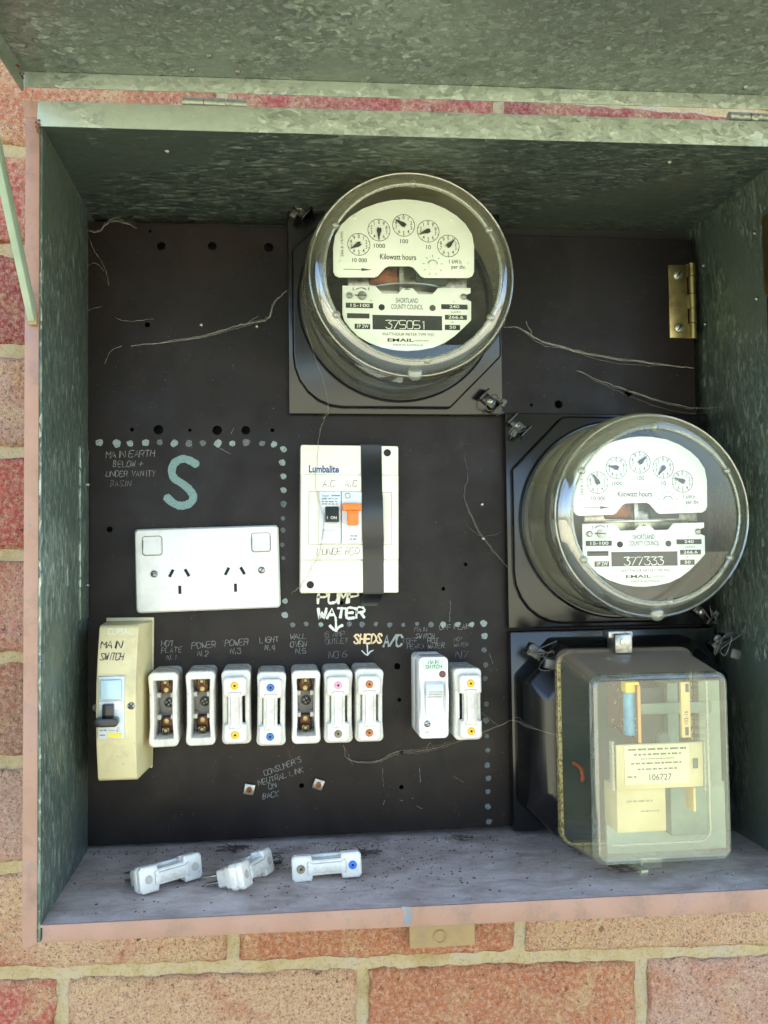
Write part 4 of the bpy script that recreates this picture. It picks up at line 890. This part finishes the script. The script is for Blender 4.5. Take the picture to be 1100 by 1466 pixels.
tg = MB().hexa([(bx(464.5),-33,bz(748)),(bx(484),-33,bz(748)),(bx(484),-25.05,bz(748)),(bx(464.5),-25.05,bz(748)),(bx(464.5),-27.5,bz(725.5)),(bx(484),-27.5,bz(725.5)),(bx(484),-25.05,bz(725.5)),(bx(464.5),-25.05,bz(725.5))]).build('toggle', M['toggle'], b1, bevel=0.9)
ty = lambda py: -33 + (bz(py)-bz(748))/(bz(725.5)-bz(748))*5.5 - 0.12
t_ = MB(); printed(t_, 'ON', bx(476), bz(742), 2.3, ty(744.5)-0.5, 1.0, bold=0.01); printed(t_, 'I', bx(467), bz(742), 2.3, ty(744.5)-0.5, 1.0); t_.build('toggle_lettering', M['ink_white'], b1, smooth=False)
MB().box(bx(489),bx(516.6),-31,-25.05,bz(731.5),bz(721)).box(bx(496.5),bx(511.5),-33,-25.05,bz(752),bz(731)).build('toggle', M['orange'], b2, bevel=0.7)
t_ = MB(); printed(t_, 'hager', bx(465.5), bz(710), 2.5, -25.1, 0.8); MB().box(bx(473.5),bx(486),-25.14,-25.02,bz(711),bz(709)).build('blue_bar', M['ink_teal'], b1); t_.build('maker_lettering', M['ink_teal'], b1, smooth=False)
t_ = MB()
for k, yy in enumerate((714.6, 718.6, 722)): bars(t_, bx(460), bx(483), bz(yy), 1.1, -25.1, 20+k)
t_.build('fine_print', M['ink_soft'], b1, smooth=False); t_ = MB(); bars(t_, bx(461), bx(480), bz(759), 0.5, -25.1, 31); t_.build('fine_print', M['ink_soft'], b1, smooth=False)
t_ = MB(); bars(t_, bx(501), bx(511), bz(767), 1.0, -25.1, 40); t_.build('fine_print', M['ink_pencil'], b2, smooth=False); t_ = MB(); bars(t_, bx(500), bx(511), bz(771.5), 1.0, -25.1, 41); MB().ribbon(arc(bx(497), bz(710), 2.1, 0, 360, 14), 0.5, -25.1).build('maker_mark', M['ink_pencil'], b2, smooth=False); t_.build('fine_print', M['ink_pencil'], b2, smooth=False)
t_ = MB(); printed(t_, 'Lumbalite', bx(463), bz(672), 6.0, -19.1, wid=24.5, bold=0.03); t_.build('maker_lettering', M['ink_blue'], en, smooth=False)
for txt, px, py, hh in (('A.C', 461, 697, 9), ('A.C', 493, 697, 9), ('LUNGE', 453, 794, 9.5), ('BED', 494, 793, 9)):
    t_ = MB(); hand(t_, txt, bx(px), bz(py), hh/1.78, -21.5, 0.42, 0.02, 0.62, 0.05, 0.35, 0.2); t_.build('pen_lettering', M['ink_pencil'], bk, smooth=False)
# tape: down the front, over the lower edge and on to the panel
tp = MB(); xs_ = (bx(516.2), bx(547.5))
prof = [(bz(635.6),-1),(bz(635.4),-19.2),(bz(640),-19.5),(bz(676),-19.8),(bz(679),-21.8),(bz(702),-22.2),(bz(712),-25.6),(bz(772),-25.7),(bz(782),-22.2),(bz(800),-21.8),(bz(806),-20.9),(bz(846),-20.8),(bz(849.5),-20.2),(bz(852),-8),(bz(858),-1.2),(bz(868),-0.5)]
tv = []
for i, (z, y) in enumerate(prof):
    s_ = 0.5 + 0.5*math.sin(i*0.9); sh = (z-bz(635))*-0.018
    tv += [(xs_[0]+sh+0.3*s_, y, z), (xs_[0]*0.5+xs_[1]*0.5+sh, y-0.25, z), (xs_[1]+sh-0.5*(1-s_) - (4 if i == len(prof)-1 else 0), y, z)]
tp.add(tv, [(3*i+k, 3*i+k+1, 3*i+k+4, 3*i+k+3) for i in range(len(prof)-1) for k in range(2)])
tp.build('tape_strip', M['tape'], bk, ang=60)

# ------------------------------------------------------------------ cream main switch
ms = empty('main_switch', (-114, -0.1, -108), (0, 0.006, 0)); tag(ms, 'tall yellowed cream main switch box with black toggle, left of the fuses', 'switch')
MB().hexa([(-18.6,-4,-60.5),(18.2,-4,-60.5),(18.2,0,-60.5),(-18.6,0,-60.5),(-18.6,-4,59.5),(18.6,-4,59.5),(18.6,0,59.5),(-18.6,0,59.5)]).build('back_plate', M['cream_y'], ms, bevel=0.8)
def lp(w_, zb, zt, y, cx_=0): return [(cx_-w_/2,y,zb),(cx_+w_/2,y,zb),(cx_+w_/2,y,zt),(cx_-w_/2,y,zt)]
prof = [(-59.0,-52,-52),(-40,-62,-60),(0,-66,-60),(28,-64,-60),(58.0,-50,-50)]
sec = []
hb = MB()
zs = [(-58.5,-50.0),(-56.5,-53.0),(-30,-61),(-8,-63.5),(14,-63),(34,-59),(55,-52),(57,-49.5)]
loops = []
for z, yfr in zs:
    loops.append([(-18.2,-4.02,z),(-15.2,yfr,z),(13.4,yfr,z),(18.0,-4.02,z)])
hb.loft(loops); hs = hb.build('housing', M['cream_y'], ms, bevel=0.9, ang=22)
def yfz(z):
    for (a, ya), (b, yb) in zip(zs, zs[1:]):
        if a <= z <= b: return ya + (yb-ya)*(z-a)/(b-a)
    return -60
def msx(px): return (px-166.0)/1.86 - 1.0
def msz(py): return (1007.0-py)/1.86 - 0.5
z0_, z1_ = msz(1052), msz(968)
sm = MB().box(msx(143.5),msx(178),-65.4,-58,z0_,z1_).build('switch_module', M['light'], ms, bevel=0.5)
MB().box(msx(147),msx(174.5),-68.5,-65.42,msz(999),msz(972)).build('module_window', M['window_blue'], sm, bevel=0.9)
MB().box(msx(144.5),msx(177),-67,-65.42,msz(1013),msz(1001)).build('module_bezel', M['white'], sm, bevel=0.5)
tgl = MB().box(msx(150.5),msx(165),-72,-65.45,msz(1024),msz(1004)).build('toggle', M['toggle_black'], sm, bevel=0.8)
MB().extr([(x, z) for x, _, z in rrect(16.6,6.2,2.4,0,5,msx(157),msz(1027))], -77, -67).build('toggle_grip', M['toggle_black'], sm, bevel=0.8)
MB().box(msx(156),msx(175),-65.55,-65.42,msz(1050.5),msz(1044)).build('yellow_strip', M['yellow_lab'], sm)
t_ = MB(); bars(t_, msx(147), msx(155), msz(1036), 1.0, -65.5, 50); bars(t_, msx(146), msx(155), msz(1040.5), 1.0, -65.5, 51); bars(t_, msx(158), msx(167), msz(1041), 0.5, -65.5, 52); bars(t_, msx(146), msx(154), msz(1047), 1.2, -65.5, 53); t_.ribbon([(msx(168),msz(1042)),(msx(170.5),msz(1037)),(msx(173),msz(1042)),(msx(168),msz(1042))], 0.4, -65.5); t_.build('fine_print', M['ink_soft'], sm, smooth=False)
for (px, py) in ((186.5,1009),(139.5,1011)):
    o, sl = screw('cover_screw', hs, msx(px), -62.4 if px > 150 else -60, msz(py), 2.9, 'steel', 0.7, True); sl.build('screw_cross', M['slot'], hs)
for txt, px, py, hh, wd in (('MAIN', 143, 931, 9.5, 0.7), ('SWITCH', 143, 946.5, 9, 0.6)):
    t_ = MB(); zc = msz(py); hand(t_, txt, msx(px), 0, hh/1.86, 0, wd, 0.0, 0.72 if txt == 'MAIN' else 0.5, 0.05, 0.3, 0.2)
    t_.v = [(x, yfz(zc+z)-0.35+y, zc+z) for x, y, z in t_.v]; t_.build('pen_lettering', M['ink'], hs, smooth=False)
t_ = MB(); printed(t_, 'CLIPSAL', msx(167), msz(909), 4.6, 0, 0.8, bold=0.01); t_.v = [(x, yfz(z)-0.3, z) for x, y, z in t_.v]; t_.build('embossed_lettering', M['cream'], hs, smooth=False)
t_ = MB()
for (xa, ya, xb, yb) in ((146,901.5,189,902.3),(146,916.2,189,917),(145.6,901.5,146.4,917),(188.6,901.5,189.4,917)): t_.box(msx(xa),msx(xb),-0.3,0,msz(yb),msz(ya))
t_.v = [(x, yfz(z)-0.05+y, z) for x, y, z in t_.v]; t_.build('embossed_frame', M['cream_y'], hs, smooth=False)

# ------------------------------------------------------------------ fuse bases and carriers
FD = -42.0
def fuse_outline(w_, h_, y, r=4.0, waist=0.9):
    pts = rrect(w_, h_, r, y, 5); out = []
    # add waist points on the long sides
    res = []
    for i, p_ in enumerate(pts):
        res.append(p_)
        if i in (11, 23):
            sx = -1 if i == 11 else 1; sg = 1 if i == 11 else -1
            for t in (0.42, 0.22, -0.22, -0.42): res.append((sx*(w_/2 - (waist if abs(t) < 0.3 else 0)), y, sg*t*h_))
    return res
def make_base(loc, rot, label, filled):
    root = empty('fuse_holder', loc, (0, rot, 0)); tag(root, label, 'fuse holder', 'row of white fuse holders under the pencilled names')
    b = MB(); w_, h_ = 22.4, 56.5
    b.loft([fuse_outline(w_-0.6,h_,0,4.0,0), fuse_outline(w_,h_,FD+6,4.0,0.3), fuse_outline(w_,h_,FD+0.9,4.0), fuse_outline(w_-0.9,h_-0.9,FD+0.2,3.8), fuse_outline(w_-2.2,h_-2.2,FD,3.4), fuse_outline(w_-7.2,h_-11.5,FD,0.8,0.6), fuse_outline(w_-8.0,h_-12.5,FD+0.8,0.8,0.6), fuse_outline(w_-8.6,h_-13.5,-9,0.8,0.6)])
    b.build('body', M['ivory'], root, ang=40)
    MB().box(-6.2,6.2,-9.6,-9.05,-20,20).build('pocket_floor', M['grey_in'], root)
    if not filled:
        for sg in (1, -1):
            zc = sg*15.5
            ct = MB().box(-4.6,4.6,-20,-9.65,zc-6,zc+6).build('contact', M['copper'], root, bevel=0.6)
            MB().box(-2.9,2.9,-29,-20.05,zc+(1.0 if sg > 0 else -5.4),zc+(5.6 if sg > 0 else -0.6)).build('contact_clip', M['brass'], ct, bevel=0.7)
            MB().lathe([(2.2,-29.1),(2.2,-29.5),(1.5,-29.5),(1.3,-28.0),(0.2,-28)], (0, zc+(3.3 if sg > 0 else -3.0)), 14, False).build('terminal_hole', M['slot'], ct)
            MB().lathe([(1.9,-20.1),(1.9,-22.4),(0.2,-22.6)], (0, zc-sg*3.4), 14).build('terminal_screw', M['brass'], ct)
            for sx in (-1, 1): MB().box(sx*5.2-1.5,sx*5.2+1.5,-26,-9.7,zc-sg*7-1.8,zc-sg*7+1.8).build('rib', M['ivory'], root, bevel=0.5)
        o, sl = screw('fixing_screw', root, 1.0, -9.6, 0.5, 3.9, 'steel', 0.5, True); sl.build('screw_cross', M['slot'], root)
    return root
def make_carrier(loc, rotm, label, cat, plugs, loose=False, grp='white fuse carriers'):
    root = empty('fuse_carrier', loc); root.rotation_euler = rotm; tag(root, label, cat, grp)
    w_, h_, nk = 17.6, 50.0, 3.4; zz = 11.0
    def ol(i_): 
        W2, H2 = w_/2-i_, h_/2-i_
        return [(-W2,-H2+2),(-W2+2,-H2),(W2-2,-H2),(W2,-H2+2),(W2,-zz-i_),(W2-nk,-zz-i_+0.8),(W2-nk,zz+i_-0.8),(W2,zz+i_),(W2,H2-2),(W2-2,H2),(-W2+2,H2),(-W2,H2-2),(-W2,zz+i_),(-W2+nk,zz+i_-0.8),(-W2+nk,-zz-i_+0.8),(-W2,-zz-i_)]
    b = MB().loft([[(x,y,z) for x, z in ol(i_)] for y, i_ in ((0,0.2),(-4.2,0.0),(-4.4,0.5),(-6.0,0.5),(-6.2,0.0),(-9.2,0.0),(-10.2,1.1))])
    body = b.build('carrier_body', M['ivory'], root, bevel=0.25, ang=30)
    # raised dog-bone rib on the grip
    rib = [(-3.2,-13.6),(3.2,-13.6),(4.0,-12.6),(3.2,-11.2),(2.6,-10.4),(2.6,10.4),(3.2,11.2),(4.0,12.6),(3.2,13.6),(-3.2,13.6),(-4.0,12.6),(-3.2,11.2),(-2.6,10.4),(-2.6,-10.4),(-3.2,-11.2),(-4.0,-12.6)]
    MB().extr([(x*1.15+(0.35 if x > 0 else -0.35), z+(0.35 if z > 0 else -0.35)) for x, z in rib], -10.2, -10.32).build('rib_shade_line', M['grey_in'], body)  # flat grey rim; groove shade round the rib is painted by its colour
    MB().extr([(x*1.15, z) for x, z in rib], -10.35, -11.3).build('grip_rib', M['ivory'], body, bevel=0.3)
    t_ = MB(); hand(t_, 'FUSE', 0, 0, 2.2, 0, 0.3, 0, 0.7, 0.02, 0.3, center=True); del t_
    bd = MB()
    for k in range(-2, 3): bd.ball((0, -11.3, k*3.2), 0.75, 6, 0.5)
    bd.build('moulded_mark', M['ivory'], body)
    for (zc, mt) in ((18.6, plugs[0]), (-18.6, plugs[1])):
        if mt is None:
            MB().lathe([(2.9,-10.22),(2.9,-10.5),(2.3,-10.5),(2.2,-10.3),(0.2,-10.25)], (0, zc), 18).build('plug_recess', M['grey_in'], body); continue
        pg = MB().lathe([(3.0,-10.1),(3.0,-10.8),(2.4,-11.3),(1.1,-11.4),(0.9,-10.9),(0.1,-10.9)], (0, zc), 20).build('colour_plug', M[mt], body)
        MB().cyl(0, zc, 0.75, -11.0, -11.45, 10).build('plug_hole', M['slot'], body)
    if loose:
        MB().loft([rrect(14.5,44,2,0.1), rrect(14.5,44,2,5), rrect(12,41,2,5.2), rrect(12,41,2,12)]).build('carrier_back', M['ivory'], root, bevel=0.6)
        for sg in (-1, 1):
            for sx in (-2.4, 2.4):
                MB().box(sx-0.5,sx+0.5,12.05,25,sg*15-3.2,sg*15+3.2).build('prong', M['steel'], root, bevel=0.3)
        MB().tube(smooth_pts([(4,9,-14),(7,12,-6),(8,11,2),(6,12,9),(3,9,14)],4), 0.4, 6).build('fuse_wire', M['web_dirty'], root)
    return root
NM = ['HOT PLATE', 'POWER N.2', 'POWER N.3', 'LIGHT', 'WALL OVEN', '15 AMP OUTLET', 'SHEDS', 'HOT WATER N7']
fr_px = [(234,1016.2,None,0.012),(287.2,1014.3,None,0.004),(338.5,1012.3,('dot_yellow','dot_yellow'),0.006),(388.7,1014.8,('dot_blue','dot_blue'),-0.014),(438.5,1012.4,None,-0.004),(484.8,1011.2,('dot_pink','dot_grey'),-0.008),(529,1009.7,('dot_orange','dot_orange'),-0.012),(670.3,1008,('dot_yellow','dot_yellow'),-0.004)]
blab = ['empty white fuse holder beside the cream main switch', 'empty white fuse holder, second in the row from the main switch', 'white fuse holder holding the yellow-dotted carrier under POWER N.3', 'white fuse holder holding the blue-dotted carrier under LIGHT', 'empty white fuse holder under WALL OVEN', 'white fuse holder holding the pink-dotted carrier', 'white fuse holder holding the brown-orange dotted carrier under SHEDS', 'white fuse holder at the right end of the row, under N7']
clab = {2: 'white fuse carrier with two yellow dots plugged in under POWER N.3', 3: 'white fuse carrier with two dull blue dots plugged in under LIGHT', 5: 'white fuse carrier with a pink and a grey dot', 6: 'white fuse carrier with two brown-orange dots plugged in under SHEDS', 7: 'white fuse carrier with two yellow dots beside the white off-peak switch'}
for i, (px, py, pl_, rt_) in enumerate(fr_px):
    p = at(px, py, FD); rr_ = -rt_
    make_base((p.x, -0.15, p.z), rr_, blab[i], pl_ is not None)
    if pl_: make_carrier((p.x + (0.6 if i == 7 else -0.8), FD+2.2, p.z-1.2), (0, rr_, 0), clab[i], 'fuse', pl_)
SZ = -232.0
def lie(px, py, rx, ry, rz, label, plugs, dz=9.0):
    v = cam2world(Vector((px-CX, py-CY, F))); t = (SZ+dz)/v.z; p = CAM + v*t
    return make_carrier((p.x, p.y, p.z), Matrix(), label, 'fuse', plugs, True), p
def place(px, py, M3, dz, label, plugs):
    v = cam2world(Vector((px-CX, py-CY, F))); sz = SZ - (0) ; t = (sz+dz)/v.z; p = CAM + v*t
    root = make_carrier((p.x, p.y, p.z), (0,0,0), label, 'fuse', plugs, True)
    root.rotation_euler = M3.to_euler(); return root
RY = lambda a: Matrix.Rotation(math.radians(a), 3, 'Y'); RX = lambda a: Matrix.Rotation(math.radians(a), 3, 'X'); RZ = lambda a: Matrix.Rotation(math.radians(a), 3, 'Z')
place(467, 1237, RX(-6) @ RY(88), 7.4, 'loose white fuse carrier with one blue dot, facing out from the shelf', ('dot_brightblue','dot_grey')).name
place(236, 1249, RZ(38) @ RX(-10) @ RY(90), 8.4, 'loose white fuse carrier without dots lying leftmost on the shelf', (None,None))
place(352, 1245, RZ(66) @ RX(-14) @ RY(94), 8.4, 'loose white fuse carrier seen nearly end-on in the middle of the shelf', (None,None))

# ------------------------------------------------------------------ off-peak switch
p = at(622, 999.5, -42); os_ = empty('off_peak_switch', (p.x, -0.15, p.z), (0, 0.006, 0)); tag(os_, 'white off-peak switch with mint MAIN SWITCH label and dark red lens', 'switch')
b = MB(); w_, h_ = 24.0, 64.5
b.loft([rrect(w_,h_,4,0), rrect(w_,h_,4,-18), rrect(w_-0.8,h_-0.8,4,-18.5), rrect(w_-0.8,h_-0.8,4,-19.5), rrect(w_,h_,4,-20), rrect(w_,h_,4,-38), rrect(w_-1,h_-1,3.6,-39.6), rrect(w_-3.4,h_-3.4,3,-40.2)])
b.build('housing', M['white'], os_, ang=40)
# swelling centre with the rocker
b = MB(); zsw = [(-17.5,-40.15),(-15,-41),(-8,-44.5),(4,-45),(13,-42),(17,-40.2)]
for sx in (-1, 1): 
    s2 = MB().loft([[(sx*10.2-1.6,-39.9,z),(sx*10.2+1.6,-39.9,z),(sx*10.0+1.0,y,z),(sx*10.0-1.0,y,z)] for z, y in zsw]); s2.build('rocker_cheek', M['white'], os_, bevel=0.4)
rk = MB().loft([[(-7.2,-39.8,z),(7.2,-39.8,z),(6.8,y,z),(-6.8,y,z)] for z, y in ((-15.5,-40.3),(-13,-41.5),(-4,-42.4),(0,-42),(6,-47),(11,-44.5),(13.5,-40.3))]).build('rocker', M['light'], os_, bevel=0.4)
for z, y in ((1.0,-43.1),(3.4,-45.0),(5.6,-46.9)): MB().box(-5.2,5.2,y-0.5,y+0.3,z-0.4,z+0.4).build('rocker_ridge', M['grey_in'], rk)
lbm = MB().box(-8.4,8.4,-40.6,-40.22,22.6,30.2).build('name_label', M['mint'], os_, bevel=0.15)
t_ = MB(); hand(t_, 'MAIN', -4.4, 26.8, 2.6, -40.7, 0.45, 0, 0.75, 0.03, 0.4, smooth=False); hand(t_, 'SWITCH', -6.6, 23.2, 2.6, -40.7, 0.45, 0, 0.72, 0.03, 0.4, smooth=False); t_.build('label_lettering', M['ink'], lbm, smooth=False)
MB().lathe([(2.7,-40.2),(2.7,-40.8),(2.2,-41.2),(0.2,-41.3)], (7.0, 18.4), 18).build('lens', M['dot_red'], os_)
o, sl = screw('screw', os_, -5.6, -40.2, -20.2, 2.6, 'steel', 0.3); sl.build('screw_slot', M['slot'], os_)
MB().box(-7.4,-3.8,-40.5,-40.22,-27.3,-26.3).build('moulded_slot', M['grey_in'], os_)

# ------------------------------------------------------------------ cobwebs, grit
def web(pts, r, label, mat='web', jit=0.45, n=6, branches=(), name='cobweb'):
    P = [at(x, y, Y) for x, y, Y in pts]; sp = smooth_pts([tuple(p) for p in P], n); rr_ = random.Random(len(label))
    sp = [(a+rr_.uniform(-jit,jit), b+rr_.uniform(-jit,jit), c_+rr_.uniform(-jit,jit)) for a, b, c_ in sp]
    r *= 0.28; m_ = MB().tube(sp, [r*rr_.uniform(0.5,1.5) for _ in sp], 5)
    for q_ in range(5):
        dx_, dz_ = rr_.uniform(-0.6,0.6), rr_.gauss(0, 2.2); k0 = rr_.randrange(0, max(1, len(sp)//2)); k1 = rr_.randrange(k0+len(sp)//3, len(sp)); s3 = [(a+rr_.uniform(-1,1)*jit+dx_, b+rr_.uniform(-1,0.2)*jit, c_+rr_.uniform(-1,1)*jit+dz_*math.sin(math.pi*ii/max(1,k1-k0))) for ii, (a, b, c_) in enumerate(sp[k0:k1+1])]
        if len(s3) > 2: m_.tube(s3, [r*rr_.uniform(0.3,0.7) for _ in s3], 4)
    for br_ in branches:
        s2 = smooth_pts([tuple(at(x, y, Y)) for x, y, Y in br_], n); s2 = [(a+rr_.uniform(-jit,jit), b+rr_.uniform(-jit,jit), c_+rr_.uniform(-jit,jit)) for a, b, c_ in s2]
        m_.tube(s2, [r*rr_.uniform(0.4,1.1) for _ in s2], 5)
    for _ in range(3):
        q_ = rr_.choice(sp); m_.ball(q_, r*rr_.uniform(1.8,3), 6)
    o = m_.build(name, M[mat], None); tag(o, label, 'cobweb'); return o
web([(123,329,-2),(140,332,-2),(158,318,-3),(178,319,-3),(196,327,-2)], 0.28, 'cobweb in the upper left corner of the black panel', branches=([(124,330,-2),(134,358,-2),(146,375,-2),(153,392,-2),(156,410,-2)],[(124,383,-2),(136,376,-2),(150,388,-2)],[(124,445,-2),(146,438,-2)]))
web([(188,495,-1.5),(250,488,-2),(300,479,-3),(340,466,-4),(362,462,-5),(385,455,-8),(392,435,-10),(412,415,-14)], 0.3, 'long cobweb strand running from the panel to the upper meter', branches=([(165,455,-1.5),(185,460,-1.5),(220,456,-1.5)],[(150,520,-1.5),(160,502,-1.5),(175,495,-1.5)],[(350,466,-4),(370,452,-4)]))
web([(722,468,-30),(745,470,-20),(775,488,-10),(800,495,-8),(850,508,-6),(920,518,-4),(965,524,-3),(995,527,-3)], 0.36, 'bright cobweb strand stretched from upper meter towards the brass hinge side', branches=([(753,460,-12),(762,478,-12)],))
web([(826,530,-4),(860,545,-4),(900,558,-5),(940,572,-6),(998,584,-6),(1050,580,-40),(1100,572,-70)], 0.24, 'thin cobweb strand above the lower meter reaching to the right cabinet wall')
web([(468,592,-14),(458,620,-16),(455,660,-23),(452,690,-24),(460,730,-27),(465,745,-27),(458,790,-24),(445,815,-23),(432,838,-22),(416,850,-10)], 0.32, 'cobweb strand hanging down across the cream breaker box', 'web_dirty', 0.5, branches=([(455,795,-23),(458,803,-23),(463,808,-23)],[(465,745,-27),(461,770,-26),(458,790,-24)]))
web([(492,1067,-8),(500,1088,-4),(540,1090,-3),(560,1080,-3),(574,1076,-4),(610,1074,-8),(640,1066,-20),(680,1054,-42),(735,1030,-38)], 0.36, 'dusty cobweb slung below the fuses towards the control relay', 'web_dirty', branches=([(492,1067,-8),(505,1095,-2)],[(610,1074,-8),(616,1064,-10),(622,1072,-10)],[(690,1020,-20),(715,1040,-20)]))
web([(665,655,-2),(670,680,-2),(665,710,-2),(678,745,-3),(692,770,-5),(712,795,-7),(727,812,-9)], 0.24, 'faint cobweb beside the lower meter on the dark panel', 'web_dirty', branches=([(668,750,-2),(690,768,-4),(718,762,-5)],))
web([(438,470,-60),(470,575,-22),(463,600,-14)], 0.2, 'fine cobweb thread under the upper meter glass', 'web_dirty')
web([(735,1030,-38),(770,1045,-62),(810,1055,-66)], 0.22, 'fine cobweb thread across the black side of control relay', 'web_dirty')
# grit on the shelf: uncountable
rr_ = random.Random(5)
for nm_, mt, cnt, rmx, seed in (('dirt_grit','grit',1300,1.0,1),('plaster_crumbs','grit_pale',260,0.8,2)):
    b = MB(); r2 = random.Random(seed)
    for k in range(cnt):
        if r2.random() < 0.45: x, y = r2.gauss(60, 60), r2.gauss(-55, 30)
        elif r2.random() < 0.5: x, y = r2.uniform(-140, 370), -4-abs(r2.gauss(0, 9))
        else: x, y = r2.uniform(-142, 372), r2.uniform(-145, -4)
        if not (-143 < x < 375 and -147 < y < -1): continue
        rad = r2.uniform(0.2, 1.0)**2*rmx + 0.18; z = SZ - (x+147)*0.00845
        a = r2.uniform(0, 6); pts = []
        for i in range(5): pts.append((x+rad*r2.uniform(0.6,1.3)*math.cos(a+i*1.256), y+rad*r2.uniform(0.6,1.3)*math.sin(a+i*1.256), z))
        if seed == 1 and k < 11:
            cx_, cy_ = ((58,-50),(64,-44),(50,-47),(-18,-62),(0,-55),(-66,-80),(150,-20),(250,-110),(-30,-20),(300,-20),(70,-46))[k]
            for _ in range(7):
                w3 = [(cx_+r2.gauss(0,6), cy_+r2.gauss(0,4), SZ+0.6+abs(r2.gauss(0,2.2))) for _ in range(4)]; b.tube(smooth_pts(w3, 3), r2.uniform(0.15,0.5), 4)
        top = (x+r2.uniform(-.3,.3)*rad, y, z+rad*r2.uniform(0.5,1.0)); o = len(b.v)
        b.v += pts + [top]; b.f += [[o+i, o+(i+1) % 5, o+5] for i in range(5)]
    o = b.build(nm_, M[mt], None, smooth=False); tag(o, 'dark grit scattered over the dusty shelf' if seed == 1 else 'pale crumbs scattered on the shelf by the loose fuses', 'grit', kind='stuff')
